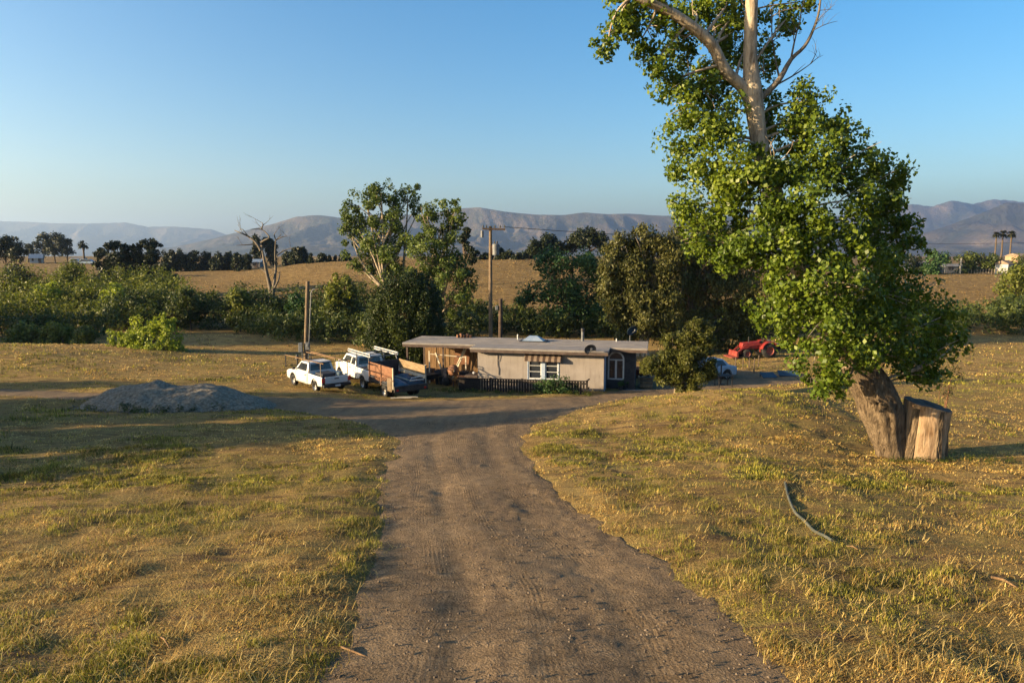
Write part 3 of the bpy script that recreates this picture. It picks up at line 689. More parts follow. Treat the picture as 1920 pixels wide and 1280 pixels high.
simple('oak_tree', 'wide dark oak on the brown hilltop behind the bushy green tree', 1103, 158, 429, 488, 46, 'leaf_dark', 6500, .55, 'oak')
simple('oak_tree', 'smaller dark oak left of the wide oak on the hilltop', 1026, 158, 440, 494, 34, 'leaf_dark', 5000, .55, 'oak')
simple('oak_tree', 'grey-green tree cut by the left picture edge beyond the fields', 8, 150, 438, 506, 34, 'leaf_dark', 5000, .5, 'oak')
simple('eucalyptus_tree', 'left one of the tall dark pair behind the dead tree', 484, 205, 441, 496, 14, 'leaf_dark', 2600, .6, 'tall')
simple('eucalyptus_tree', 'right one of the tall dark pair behind the dead tree', 508, 207, 446, 498, 17, 'leaf_dark', 3000, .6, 'tall')
for i, (u, vt, vb, ru, lab) in enumerate([(82, 435, 476, 18, 'tall rounded tree left in the far grove by the blue-roofed house'), (104, 438, 477, 22, 'wide rounded tree in the middle of the far left grove'), (126, 448, 477, 16, 'low sloping tree at the right end of the far left grove'), (54, 458, 476, 10, 'small dark tree left of the blue-roofed house')]):
    simple('grove_tree', lab, u, 262, vt, vb, ru, 'leaf_dark', 2600, .7, 'round', 'trees of the far left grove')
rs = random.Random(5)
lay = [(318,472,508,12),(340,474,508,15),(364,477,508,14),(386,478,506,13),(408,478,506,12),(430,478,504,11),(446,480,503,10),(462,482,501,9),(540,476,498,9),(556,468,498,11),(568,470,498,8),(583,482,498,7),(604,482,498,10),(618,486,498,5),(628,486,498,5),(638,485,498,5),(650,480,498,9)]
for i, (u, vt, vb, ru) in enumerate(lay):
    simple('hedgerow_tree', 'dark rounded tree in the row along the far edge of the brown field', u, 182+rs.uniform(-5, 5), vt-6, vb+4, ru*1.2, 'leaf_dark', 2600, .6, 'round' if ru > 7 else 'cone', 'trees in the row along the brown field', .2)
for i, (u, vt, ru) in enumerate([(893,470,14),(913,474,14),(935,463,12),(955,470,14),(973,474,12),(990,468,14),(1150,470,16),(1172,474,16),(1210,470,18)]):
    simple('hilltop_tree', 'low dark tree on the hilltop skyline behind the utility pole', u, 172+rs.uniform(-5, 5), vt, 494, ru, 'leaf_dark', 1700, .55, 'round', 'low trees along the hilltop skyline', .2)
for i, (u, vt, vb, ru, lf) in enumerate([(1745,465,520,26,'leaf_green'),(1772,474,520,22,'leaf_green'),(1716,478,520,24,'leaf_dark'),(1812,468,515,24,'leaf_scrub_dark'),(1838,474,515,22,'leaf_dark'),(1862,474,520,18,'leaf_scrub_dark'),(1905,476,520,26,'leaf_scrub_dark'),(1690,472,520,22,'leaf_dark'),(1655,474,520,24,'leaf_dark'),(1935,474,520,24,'leaf_dark')]):
    simple('orchard_tree', 'low rounded tree in the belt beyond the right field', u, 182+rs.uniform(-8, 8), vt, vb, ru, lf, 2000, .55, 'round', 'trees in the belt beyond the right field', .2)
def palm(u, d, vtop, label, group=None, s=1.0):
    x = rx(u, 480, d); z = g(x, d); top = at(u, vtop, d).z
    root = empty('palm_tree', (x, d, z), 0, label, 'palm', group); h = top-z
    MB().tube([(0, 0, 0), (.1, 0, h*.5), (0, 0, h)], [.42*s, .32*s, .28*s], 8).build('trunk', M['bark_far'], root)
    c, n = [], []
    V, Q = [], []
    for k in range(60):
        a = random.uniform(0, 6.28); e = random.uniform(-.9, 1.1); L = 2.2*s*random.uniform(.8, 1.1)
        dr = Vector((math.cos(a)*math.cos(e), math.sin(a)*math.cos(e), math.sin(e))); sd = dr.cross(Vector((0, 0, 1))).normalized()*.42*s
        b = Vector((0, 0, h)); m1 = b+dr*L*.6+Vector((0, 0, .15)); e1 = b+dr*L-Vector((0, 0, L*.28))
        i = len(V); V += [b, m1+sd, e1, m1-sd]; Q.append((i, i+1, i+2, i+3))
    link_mesh('crown', np_mesh('crown', np.array([tuple(v) for v in V]), np.array(Q), {'rnd': ('FLOAT', np.random.rand(len(V)))}), M['palm'], root)
palm(157, 250, 458, 'single far palm beside the far left grove')
palm(1865, 290, 440, 'shortest palm of the three far on the right', 'three far palms', .9)
palm(1877, 292, 438, 'middle palm of the three far on the right', 'three far palms')
palm(1893, 290, 439, 'right palm of the three far on the right', 'three far palms')
# thicket along the creek
def thicket(label, spec, leaf, per, size, **kw):
    bl = []
    for (u, d, vt) in spec:
        x = rx(u, 520, d); z = g(x, d); top = at(u, vt, d).z; h = max(1.2, top-z)
        for k in range(4):
            w = h*random.uniform(.3, .72)
            f = (.30, .62, .85, .7)[k]
            bl.append((x+random.uniform(-1, 1)*h*.3, d+random.uniform(-1, 1)*1.5, z+h*(f-.1), w*.75, w*.75, h*.26))
    return tag(foliage('creek_thicket', bl, per*len(bl), size, leaf, None, **dict(dict(clump=.25, ncl=17, droop=-.12, asp=.5, up=.2), **kw)), label, 'thicket', kind='stuff')
rs = random.Random(11); L1_, L2_, L3_ = [], [], []
for u in range(-120, 330, 22): L1_.append((u+rs.uniform(-8, 8), 99+rs.uniform(-4, 4), 500+.02*abs(u-120)+rs.uniform(-12, 22)))
for u in range(-120, 360, 20): L1_.append((u+rs.uniform(-8, 8), 86+rs.uniform(-3, 3), 528+rs.uniform(-16, 20)))
for u in range(-120, 300, 20): L1_.append((u+rs.uniform(-8, 8), 77+rs.uniform(-3, 3), 552+rs.uniform(-14, 22)))
for u in range(200, 720, 17): L2_.append((u+rs.uniform(-8, 8), 80+rs.uniform(-3, 3), 546+rs.uniform(-16, 14)-(14 if 610 < u < 660 else 0)))
for u in range(470, 720, 17): L2_.append((u+rs.uniform(-8, 8), 73+rs.uniform(-2, 2), 566+rs.uniform(-16, 18)))
for u in range(470, 720, 16): L2_.append((u+rs.uniform(-6, 6), 66+rs.uniform(-1.5, 1.5), 588+rs.uniform(-10, 12)))
for u in range(-120, 200, 18): L2_.append((u+rs.uniform(-6, 6), 70+rs.uniform(-2, 2), 582+rs.uniform(-10, 12)))
for u in range(840, 1460, 17): L3_.append((u+rs.uniform(-6, 6), 79+rs.uniform(-3, 3), 566+rs.uniform(-9, 12)))
for u in range(860, 1460, 18): L3_.append((u+rs.uniform(-6, 6), 72+rs.uniform(-2, 2), 584+rs.uniform(-8, 12)))
L4_ = []
for u in range(1440, 2080, 18): L4_.append((u+rs.uniform(-6, 6), 82+rs.uniform(-3, 3), 560+rs.uniform(-10, 12)-max(0, u-1840)*.25))
for u in range(1440, 2080, 18): L4_.append((u+rs.uniform(-6, 6), 75+rs.uniform(-2, 2), 578+rs.uniform(-10, 12)-max(0, u-1860)*.2))
thicket('feathery yellow-green willow thicket filling the low ground at the left', L1_, 'leaf_scrub', 230, .30)
thicket('darker scrub thicket along the creek behind the bush and trucks', L2_, 'leaf_scrub_dark', 200, .29)
thicket('mixed green scrub thicket behind the house roof', L3_, 'leaf_scrub_dark', 200, .29)
thicket('dark scrub thicket at the far side of the right field', L4_, 'leaf_scrub_dark', 200, .29)
for u, d, vt, ru, lab in [(45, 61, 606, 40, 'dark rounded bush by the left picture edge above the dry slope'), (110, 60, 603, 36, 'dark bush with a bright top between two others on the left slope'), (160, 59, 612, 28, 'dark low bush nearest to the bright bush on the left slope')]:
    simple('round_bush', lab, u, d, vt, 668, ru, 'leaf_scrub', 5000, .24, 'round', None, .1)['category'] = 'bush'
simple('willow_tree', 'bright green young tree rising from the thicket behind the short pole', 640, 72, 515, 600, 34, 'leaf_scrub', 5000, .3, 'round', None, .15)
simple('willow_tree', 'yellow-green tree at the right picture edge above the thicket', 1912, 92, 492, 575, 36, 'leaf_scrub', 5000, .32, 'round', None, .15)
for u, d, vt, vb, ru, lf, lab in [(28, 99, 497, 562, 34, 'leaf_dark', 'dark rounded bush on the far left rise of the willow thicket'), (138, 97, 489, 560, 36, 'leaf_scrub', 'tallest pale willow rising from the left thicket before the dark pines'), (88, 84, 527, 600, 28, 'leaf_bright', 'bright yellow-green bush standing in the left thicket'), (215, 82, 533, 600, 26, 'leaf_bright', 'bright green bush below the dark pine clump'), (352, 78, 538, 606, 24, 'leaf_scrub_dark', 'dark upright bush of the thicket above the bare bank'), (445, 76, 541, 615, 24, 'leaf_scrub', 'pale bush of the thicket below and left of the dead tree'), (560, 74, 545, 620, 24, 'leaf_green', 'deep green bush in the thicket just left of the meter pole')]:  # two bushes carry the look of bright sun in their leaf colour
    simple('willow_bush', lab, u, d, vt, vb, ru, lf, 5000, .27, 'round', None, .12)['category'] = 'bush'
# trees standing to the left of the view, whose long shadows cross the slope
for (x, y, h, w) in [(-25.5, 16.8, 6.2, 3.0), (-30, 14.6, 6.8, 2.6), (-32, 20.5, 5.6, 3.2), (-36.5, 24.3, 7.2, 4.0), (-43, 23.0, 6.6, 3.4), (-28, 10.5, 3.4, 2.4), (-48, 31, 6.0, 3.2), (-57.5, 54.5, 9.6, 3.8), (-62, 58, 10.4, 4.4), (-67, 62, 11, 4.6), (-63, 53.5, 9.4, 3.6), (-74, 60, 12, 5)]:
    z = g(x, y); bl = [(x+random.uniform(-1, 1)*w*.55, y+random.uniform(-1, 1)*w*.55, z+h*random.uniform(.22, .82), w*.6, w*.6, h*.22) for _ in range(11)]
    tree('shade_tree', 'leafy tree beyond the left picture edge casting its shadow over the slope', 'tree', (x, y), bl, 'leaf_euc', 'bark_far', 10000, .34, .22, 'shade trees beyond the left edge', kw=dict(clump=.36, ncl=20))

# ------------------------------------------------------------------ house
random.seed(21)
HX, HY, HR = -2.13, 42.0, R(-11.8)
house = empty('farm_house', (HX, HY, 0.0), HR, 'low flat-roofed tan house with a dark entry recess and open carport', 'house')
HM = Matrix.Translation((HX, HY, 0)) @ Matrix.Rotation(HR, 4, 'Z')
def hw(lx, ly, z=0): return HM @ Vector((lx, ly, z))
def plan(mb, pts, z0, z1):
    n = len(pts); vs = [(p[0], p[1], z0) for p in pts]+[(p[0], p[1], z1) for p in pts]
    return mb.add(vs, [tuple(range(n))[::-1], tuple(range(n, 2*n))]+[(i, (i+1) % n, (i+1) % n+n, i+n) for i in range(n)])
mb = MB()
for a, b in [((0,0,-.4),(3.15,.16,2.38)), ((5.1,0,-.4),(7.8,.16,2.38)), ((3.15,0,-.4),(5.1,.16,.68)), ((3.15,0,2.02),(5.1,.16,2.38)), ((0,.16,-.4),(.16,4.4,2.38)), ((7.64,.16,-.4),(7.8,1.5,2.38))]: mb.bb(a, b)
mb.build('wall', M['stucco'], house)
mb = MB()
for a, b in [((7.8,1.5,-.4),(7.98,1.64,2.38)), ((8.9,1.5,-.4),(9.6,1.64,2.38)), ((7.98,1.5,-.4),(8.9,1.64,.62)), ((9.45,1.64,-.4),(9.6,4.4,2.38)), ((.16,4.26,-.4),(9.45,4.4,2.38))]: mb.bb(a, b)
# arch head of the entry window
n = 10; cx, r, zc = 8.44, .46, 1.86
arc = [(cx+r*math.cos(math.pi*k/n), zc+r*math.sin(math.pi*k/n)) for k in range(n+1)]
pr = [(8.9, 2.38), (7.98, 2.38)]+[(p[0], p[1]) for p in arc[::-1]]
mb.prism(pr, 1.5, 1.64)
o = mb.build('wall', M['dark_wall'], house); tag(o, 'dark brown recessed entry wall')
mb = MB()
for k in range(7): mb.box((9.0+.1*k, 1.485, 1.0), (.025, .03, 2.76))
mb.build('siding', M['dark_wall'], house)
mb = MB(); mb.box((7.825, .75, .99), (.05, 1.3, 2.72)); mb.build('corner_trim', M['trim_blue'], house)
roofp = [(-.35,-.6),(8.1,-.6),(8.1,1.1),(10.35,1.1),(10.35,4.75),(-5.3,4.75),(-5.3,.9),(-.35,.9)]
rf = plan(MB(), roofp, 2.52, 2.64).build('roof', M['roof'], house, .015)
mb = MB()
for i, (p, q) in enumerate(zip(roofp, roofp[1:]+roofp[:1])):
    a, b = Vector((*p, 2.44)), Vector((*q, 2.44)); d = (b-a).normalized(); inn = Vector((-d.y, d.x, 0))*.04
    mb.bar(a+inn+d*.02, b+inn-d*.02, .05, .155)
mb.build('fascia', M['fascia'], rf)
for k in range(10): MB().box((-5.0+.5*k, 2.8, 2.43), (.05, 3.6, .14)).build('rafter', M['fascia'], rf)
for k in range(5): MB().box((8.35+.45*k, 2.9, 2.43), (.05, 3.4, .14)).build('rafter', M['fascia'], rf)
mb = MB()
for k in range(6): mb.bar((-5.25, 1.4+.6*k, 2.645), (10.3, 1.4+.6*k, 2.645), .03, .012)
mb.build('roof_seam', M['roof'], rf)
# twin window
w = MB()
for x in (3.15, 5.05): w.bb((x, -.03, .68), (x+.05, .12, 2.02))
w.bb((3.2, -.03, 1.97), (5.05, .12, 2.02)); w.bb((3.2, -.05, .66), (5.05, .12, .72))
win = w.build('window', M['trim_blue'], house)
MB().bb((4.02, -.045, .72), (4.24, .10, 1.97)).build('mullion_post', M['trim_blue'], win)
for x0, x1 in ((3.2, 4.02), (4.24, 5.05)):
    f = MB()
    for a, b in [((x0, 0, .72), (x0+.07, .06, 1.97)), ((x1-.07, 0, .72), (x1, .06, 1.97)), ((x0+.07, 0, .72), (x1-.07, .06, .79)), ((x0+.07, 0, 1.91), (x1-.07, .06, 1.97)), ((x0+.07, .005, 1.17), (x1-.07, .05, 1.20)), ((x0+.07, .005, 1.54), (x1-.07, .05, 1.57))]: f.bb(a, b)
    f.build('sash', M['white'], win)
    MB().bb((x0+.05, .065, .74), (x1-.05, .075, 1.95)).build('pane', M['glass'], win)
aw = MB()
A0, A1 = (3.0, 5.25)
aw.hexa([(A0, -.36, 2.00), (A1, -.36, 2.00), (A1, -.02, 2.26), (A0, -.02, 2.26)], [(A0, -.37, 2.03), (A1, -.37, 2.03), (A1, -.01, 2.29), (A0, -.01, 2.29)])
aw.bb((A0, -.385, 1.87), (A1, -.37, 2.03)); aw.build('awning', M['awning'], house)
mb = MB(); mb.tube([(1.25, -.05, 2.3), (1.25, -.05, 1.5), (1.32, -.05, 1.3), (1.30, -.05, .9)], .025, 6); mb.tube([(1.45, -.04, 2.3), (1.42, -.04, 2.0), (1.36, -.04, 1.75)], .015, 5); mb.build('downpipe', M['stucco'], house)
# arched entry window
e = MB(); seg = 14
oa = [(cx+(r+.045)*math.cos(math.pi*k/seg), zc+(r+.045)*math.sin(math.pi*k/seg)) for k in range(seg+1)]
ia = [(cx+(r-.05)*math.cos(math.pi*k/seg), zc+(r-.05)*math.sin(math.pi*k/seg)) for k in range(seg+1)]
for k in range(seg): e.hexa([(oa[k][0],1.455,oa[k][1]),(oa[k+1][0],1.455,oa[k+1][1]),(ia[k+1][0],1.455,ia[k+1][1]),(ia[k][0],1.455,ia[k][1])], [(oa[k][0],1.55,oa[k][1]),(oa[k+1][0],1.55,oa[k+1][1]),(ia[k+1][0],1.55,ia[k+1][1]),(ia[k][0],1.55,ia[k][1])])
for a, b in [((7.935,1.455,.6),(8.03,1.55,1.86)), ((8.85,1.455,.6),(8.945,1.55,1.86)), ((8.03,1.46,.6),(8.85,1.55,.68)), ((8.03,1.46,1.80),(8.85,1.55,1.88)), ((8.38,1.462,.68),(8.50,1.55,1.80))]: e.bb(a, b)
ew = e.build('window', M['white'], house); tag(ew, 'white arch-topped entry window')
p = MB(); p.prism([(7.98, .62), (8.9, .62)]+arc, 1.575, 1.585); p.build('pane', M['glass'], ew)
# carport
for lx, ly in ((-5.05, 1.15), (-5.05, 4.5), (-2.6, 1.15)): MB().box((lx, ly, 1.0), (.11, .11, 2.76)).build('post', M['fascia'], house)
mb = MB(); x = -4.9
while x < -.1:
    wd = random.uniform(.12, .2); mb.box((x+wd/2, 4.25+random.uniform(-.02, .02), 1.0), (wd-.012, .03, 2.75)); x += wd
mb.build('plank_wall', M['plank'], house)
MB().bb((-.75, -.02, -.3), (-.02, 1.2, .72)).bb((-.85, -.08, .72), (-.02, 1.25, .79)).build('ledge', M['fascia'], house)
MB().box((9.75, 1.0, -.08), (3.9, 1.0, .2)).build('entry_step', M['roof'], house)
# things on the roof
vp = empty('vent_pipe', hw(6.1, 4.0, 2.64), 0, 'tall grey vent pipe with a dark cap on the flat roof', 'vent pipe')
MB().tube([(0, 0, -.02), (0, 0, .62)], .10, 12).build('pipe', M['grey_metal'], vp); MB().tube([(0, 0, .62), (0, 0, .84)], .13, 12).build('cap', M['dark_metal'], vp)
for lx, ly, hh, lab in [(1.75, 3.9, .36, 'thin pale vent pipe on the roof by the skylight'), (8.3, 4.2, .2, 'short thin vent pipe near the roof right end')]:
    tag(MB().tube([hw(lx, ly, 2.62), hw(lx, ly, 2.64+hh)], .04, 8).build('vent_pipe', M['white'], None), lab, 'vent pipe')
sk = empty('skylight', hw(2.95, 3.3, 2.64), HR, 'pale blue peaked skylight on the flat roof', 'skylight')
MB().hexa([(-.8,-.5,0),(.8,-.5,0),(.8,.5,0),(-.8,.5,0)], [(-.3,-.12,.36),(.25,-.12,.36),(.25,.12,.36),(-.3,.12,.36)]).build('dome', nmat('clouded_skylight', (.14,.19,.27), (.21,.26,.33), 2, .3), sk)
MB().box((0, 0, .03), (1.75, 1.12, .06)).build('curb', M['dark_metal'], sk)
for i in range(5):
    q = hw(-2.5+.22*i, 4.2+.1*random.random(), 2.64)
    tag(MB().box((q.x, q.y, 2.64+.10+.04*(i % 2)), (.16, .2, .2+.08*(i % 2)), random.random()).build('roof_brick', M['rust'], None, .02), 'brown block lying on the carport roof', 'block', 'blocks on the carport roof')
def dish(loc, rz, label, r, mat, pole):
    d = empty('satellite_dish', loc, rz, label, 'satellite dish')
    D = Matrix.Rotation(R(28), 4, 'X')
    MB().dome((0, -.12, pole), r, .16, axis=D).build('reflector', M[mat], d)
    MB().tube([(0, 0, 0), (0, 0, pole*.75), (0, -.02, pole)], .028, 8).build('mast', M['grey_metal'], d)
    a = MB(); a.bar((0, -.1, pole-r*.8), (0, -.62, pole-.05), .025); a.box((0, -.64, pole), (.09, .12, .09)); a.build('feed_arm', M['grey_metal'], d)
dish(hw(6.95, -.45, 2.36), HR+R(18), 'dark grey satellite dish on the roof front edge above the tan wall', .36, 'dish_grey', .46)
p = Vector((rx(1181, 640, 50), 50, 0)); dish((p.x, p.y, g(p.x, p.y)), R(25), 'blue satellite dish on a tall mast behind the roof', .42, 'blue_panel', 2.95)
# picket fence before the windows
fa, fb = Vector((rx(862, 737, 40.6), 40.6, 0)), Vector((rx(1100, 747, 38.9), 38.9, 0))
fe = empty('picket_fence', (fa.x, fa.y, g(fa.x, fa.y)), math.atan2(fb.y-fa.y, fb.x-fa.x), 'dark low picket fence with pale edges before the house windows', 'fence')
FL = (fb-fa).length
dz = g(fb.x, fb.y)-g(fa.x, fa.y)
for x in np.linspace(0, FL, 5): MB().box((x, .06, .36+dz*x/FL), (.11, .11, .98)).build('post', M['fence'], fe)
MB().bar((0, .04, .64), (FL, .04, .64+dz), .04, .09).build('rail', M['fence'], fe); MB().bar((0, .04, .2), (FL, .04, .2+dz), .04, .09).build('rail', M['fence'], fe)
MB().bar((0, .02, .80), (FL, .02, .80+dz), .14, .035).build('cap_rail', M['fence'], fe)
for k in range(46):
    x = .08+k*(FL-.1)/46; zz = dz*x/FL
    wv = .125 if x > 1.25 else .17
    pk = MB().box((x, 0, .39+zz), (wv, .022, .78)).build('picket', M['fence'], fe)
    if x > 1.25 and (k % 2 == 0 or random.random() < .45): MB().box((x-wv/2-.008, -.002, (.40)+zz), (.018, .026, random.uniform(.45, .7))).build('pale_edge', M['fence_edge'], pk)  # pale strip beside the picket, in place of a pale gap
MB().bar((FL, 0, .80+dz), (FL+.05, .75, .80+dz), .09, .04).bar((FL, 0, .3+dz), (FL+.05, .75, .3+dz), .04, .08).build('return_rail', M['fence'], fe)
q = Vector((rx(1040, 735, 39.0), 39.0, 0))
tree('shrub', 'leafy flowering shrub growing over the fence below the windows', 'bush', (q.x, q.y), px_blobs([(1010,726,14,12),(1030,716,16,14),(1050,712,14,12),(1050,730,16,14),(1072,728,12,12),(1030,735,14,10)], 39.0), 'leaf_green', 'bark_far', 2200, .10, .03, kw=dict(clump=.4, ncl=16), fork=.1)
# loose things in the carport
def flat_thing(name, a, b, w, th, mat, label, cat):
    return tag(MB().bar(a, b, w, th).build(name, M[mat], None, .004), label, cat)
flat_thing('board', hw(-2.35, 2.1, .1), hw(-1.55, 3.0, 2.28), .30, .05, 'plank_pale', 'wide pale board leaning in the sun inside the carport', 'board')
tag(MB().hexa([hw(-2.6,3.5,.9),hw(-1.5,3.5,.9),hw(-1.5,3.9,2.35),hw(-2.6,3.9,2.35)], [hw(-2.6,3.53,.9),hw(-1.5,3.53,.9),hw(-1.5,3.93,2.35),hw(-2.6,3.93,2.35)]).build('plywood_sheet', M['ply_orange'], None), 'orange-brown plywood sheet propped behind the pale board', 'plywood')
fr = empty('timber_frame', hw(-3.7, 1.6, 0), HR, 'pale timber trestle frame standing under the carport', 'timber frame')
MB().bar((0, 0, -.2), (0, 0, 2.05), .08).build('upright', M['plank_pale'], fr); MB().bar((2.45, .1, -.2), (2.45, .1, 1.75), .08).build('upright', M['plank_pale'], fr)
MB().bar((0, 0, 1.85), (2.45, .1, 1.68), .06).build('crossbar', M['plank_pale'], fr); MB().bar((.45, -.05, 1.95), (.85, -.1, .9), .09).build('brace', M['plank_pale'], fr)
for i in range(9):
    lx = -1.45+.14*i+random.uniform(-.03, .03)
    tag(MB().bar(hw(lx, 2.6+random.uniform(-.1, .1), -.1), hw(lx+random.uniform(-.1, .14), 3.2, random.uniform(1.3, 2.1)), random.uniform(.06, .12), .035).build('plank', M['plank'], None), 'tan plank standing upright among the planks in the carport', 'plank', 'planks standing in the carport')
cart = empty('cement_mixer', hw(-1.75, .5, 0), HR+.3, 'dark brown cement mixer parked at the front of the carport', 'mixer')
m_ = MB(); m_.wheel((0, 0, 1.0), [(.10,-.52),(.22,-.48),(.34,-.2),(.36,.1),(.26,.38),(.20,.40)], 18); m_.build('drum', M['rust'], cart)
for sx_ in (-.45, .45): MB().wheel((sx_, .1, .25), [(.0,-.06),(.23,-.06),(.27,0),(.23,.06),(0,.06)], 16).build('wheel', M['rubber'], cart)
m_ = MB(); m_.bar((-.45, .1, .25), (-.2, 0, .95), .06).bar((.45, .1, .25), (.2, 0, .95), .06).bar((-.5, .1, .25), (.5, .1, .25), .05).bar((0, .1, .3), (0, -.8, .1), .06); m_.build('frame', M['dark_metal'], cart)
for lx, ly, sc_, nm, lab, cat, mt in [(-.95, .35, 1, 'wheelbarrow', 'dark rusty wheelbarrow standing by the carport ledge', 'wheelbarrow', 'rust'), (-3.3, .7, 1.1, 'wheelbarrow', 'dark wheelbarrow half hidden behind the flatbed trailer', 'wheelbarrow', 'dark_metal')]:
    wb = empty(nm, hw(lx, ly, 0), HR+1.2*lx, lab, cat)
    MB().hexa([(-.22,-.3,.35),(.22,-.3,.35),(.22,.35,.35),(-.22,.35,.35)], [(-.36,-.5,.72),(.36,-.5,.72),(.36,.45,.66),(-.36,.45,.66)]).build('tray', M[mt], wb, .02)
    m_ = MB()
    for s in (-1, 1): m_.bar((s*.12, .75, .2), (s*.3, -1.0, .62), .04).bar((s*.25, -.4, .45), (s*.25, -.45, 0), .04)
    m_.build('handle_frame', M['plank'], wb); MB().wheel((0, .75, .2), [(0,-.04),(.16,-.05),(.2,0),(.16,.05),(0,.04)], 16).build('wheel', M['rubber'], wb)
for i, (lx, ly, hh, mt) in enumerate([(-2.9, 1.3, .8, 'bin'), (-2.35, 1.1, .95, 'cargo'), (-1.3, 1.3, .75, 'bin'), (-3.9, 2.2, .7, 'cargo'), (-4.4, 1.9, .95, 'bin')]):
    bn = empty('storage_bin', hw(lx, ly, 0), HR+i, ['dark bin at the carport front behind the mixer', 'brown cluttered bin beside the pale leaning board', 'dark bin between mixer and ledge', 'brown bin under the trestle frame', 'tall dark bin at the carport left post'][i], 'bin')
    MB().hexa([(-.22,-.22,-.1),(.22,-.22,-.1),(.22,.22,-.1),(-.22,.22,-.1)], [(-.28,-.28,hh),(.28,-.28,hh),(.28,.28,hh),(-.28,.28,hh)]).build('body', M[mt], bn, .03)
    MB().box((0, 0, hh+.03), (.62, .62, .06)).box((0, 0, hh+.08), (.3, .1, .05)).build('lid', M[mt], bn, .015)
tag(MB().wheel(tuple(hw(-.35, .35, .90)), [(0,-.09),(.06,-.085),(.10,-.02),(.10,.03),(.05,.09),(0,.1)], 14).build('lamp_globe', M['white'], None), 'small white globe sitting on the carport ledge', 'globe')

# ------------------------------------------------------------------ poles and wires
def insul(mb, p): mb.tube([p, p+Vector((0, 0, .10)), p+Vector((0, 0, .22))], [.04, .06, .03], 8)
ux, uy = rx(920, 632, 53), 53.0; uz = g(ux, uy); utop = at(921, 424, 53).z-uz
up = empty('utility_pole', (ux, uy, uz), 0, 'tall wooden utility pole with crossarm and transformer behind the house', 'utility pole')
MB().tube([(0, 0, -.3), (0, 0, utop*.5), (.02, 0, utop)], [.17, .145, .115], 14).build('pole', M['pole'], up)
ca = MB().bar((-.6, -.16, utop-.2), (1.15, -.16, utop-.25), .10, .13).bar((-.6, .16, utop-.2), (1.15, .16, utop-.25), .10, .13).build('crossarm', M['pole_dark'], up)
m_ = MB()
for x in (-.55, -.3, .35, .75, 1.1): insul(m_, Vector((x, -.16, utop-.14)))
m_.build('insulators', M['dark_metal'], ca)
m_ = MB(); m_.tube([(-.62, -.05, utop-.85), (-.62, -.05, utop-.35)], .12, 10).build('switch_box', M['grey_metal'], up)
tz = at(930, 478, 53).z-uz
tf = MB(); tf.tube([(.42, -.05, tz), (.42, -.05, tz+.80)], .27, 18); tf.tube([(.42, -.05, tz+.80), (.42, -.05, tz+.86)], [.27, .2], 18); tr_ = tf.build('transformer', M['grey_metal'], up)
m_ = MB(); insul(m_, Vector((.33, -.05, tz+.84))); insul(m_, Vector((.52, -.05, tz+.84))); m_.build('bushings', M['dark_metal'], tr_)
MB().box((.17, -.05, tz+.4), (.12, .12, .7)).build('bracket', M['rust'], up)
def wire(a, b, sag, label, grp):
    pts = [Vector(a).lerp(Vector(b), i/24)+Vector((0, 0, -sag*4*(i/24)*(1-i/24))) for i in range(25)]
    tag(MB().tube(pts, .012, 4).build('power_line', M['dark_metal'], None), label, 'power line', grp)
for dx_ in (.75, 1.1): wire((ux+dx_, uy-.16, uz+utop-.05), (ux+dx_+60, uy+10, uz+utop-.6), .9, 'thin dark power line running right from the crossarm', 'power lines from the crossarm')
vx, vy = rx(938, 632, 51), 51.0; vz = g(vx, vy); vt = at(937, 560, 51).z-vz
sp = empty('service_pole', (vx, vy, vz), 0, 'short dark wooden pole right beside the tall utility pole', 'pole')
MB().tube([(0, 0, -.3), (.03, 0, vt)], [.17, .15], 12).build('pole', M['pole_dark'], sp); MB().box((-.26, -.06, at(933, 577, 51).z-vz), (.22, .2, .32)).build('meter_box', M['grey_metal'], sp, .03)
wx, wy = rx(571, 690, 43.5), 43.5; wz = g(wx, wy); wt = at(577, 527, 43.5).z-wz
mp = empty('meter_pole', (wx, wy, wz), 0, 'leaning wooden pole with grey conduit and meter boxes behind the small pickup', 'pole')
lean = rx(577, 527, 43.5)-wx
MB().tube([(0, 0, -.3), (lean, 0, wt)], [.14, .12], 12).build('pole', M['pole'], mp)
MB().tube([(.22, -.06, .2), (lean*.9+.24, -.06, wt-.75), (lean+.3, -.06, wt-.55), (lean+.45, -.06, wt-.5)], .035, 8).build('conduit', M['grey_metal'], mp)
zb = at(570, 648, 43.5).z-wz
MB().box((-.14, -.2, zb-.1), (.26, .16, .62)).build('meter_box', M['grey_metal'], mp, .02); MB().box((.30, -.14, zb), (.26, .18, .5)).wheel((.33, -.24, zb+.05), [(0,-.05),(.09,-.05),(.09,.05)], 12).build('meter_box', M['grey_metal'], mp, .02)
MB().bar((-.1, -.05, zb-.4), (-.12, -.05, .1), .05).build('conduit', M['grey_metal'], mp)
x_ = rx(558, 690, 42.5); ht = empty('hydrant_post', (x_, 42.5, g(x_, 42.5)), 0, 'short dark standpipe post left of the meter pole', 'post')
MB().tube([(0, 0, -.1), (0, 0, 1.25)], .05, 8).build('pipe', M['dark_metal'], ht); MB().tube([(0, 0, 1.2), (0, 0, 1.5)], [.12, .07], 10).build('head', M['dark_metal'], ht)
for u, vtp, vb, d, lab in [(1801, 484, 521, 175, 'single pale pole standing at the edge of the right field')]:
    x = rx(u, 500, d); z = g(x, d); tag(MB().tube([(x, d, z-.2), (x, d, at(u, vtp, d).z)], [.22, .18], 8).build('field_pole', M['plank_pale'], None), lab, 'pole')
x0, x1 = rx(1690, 515, 176), rx(1870, 515, 176)
ff = empty('field_fence', (x0, 176, 0), 0, 'pale post-and-wire fence along the far edge of the right field', 'fence')
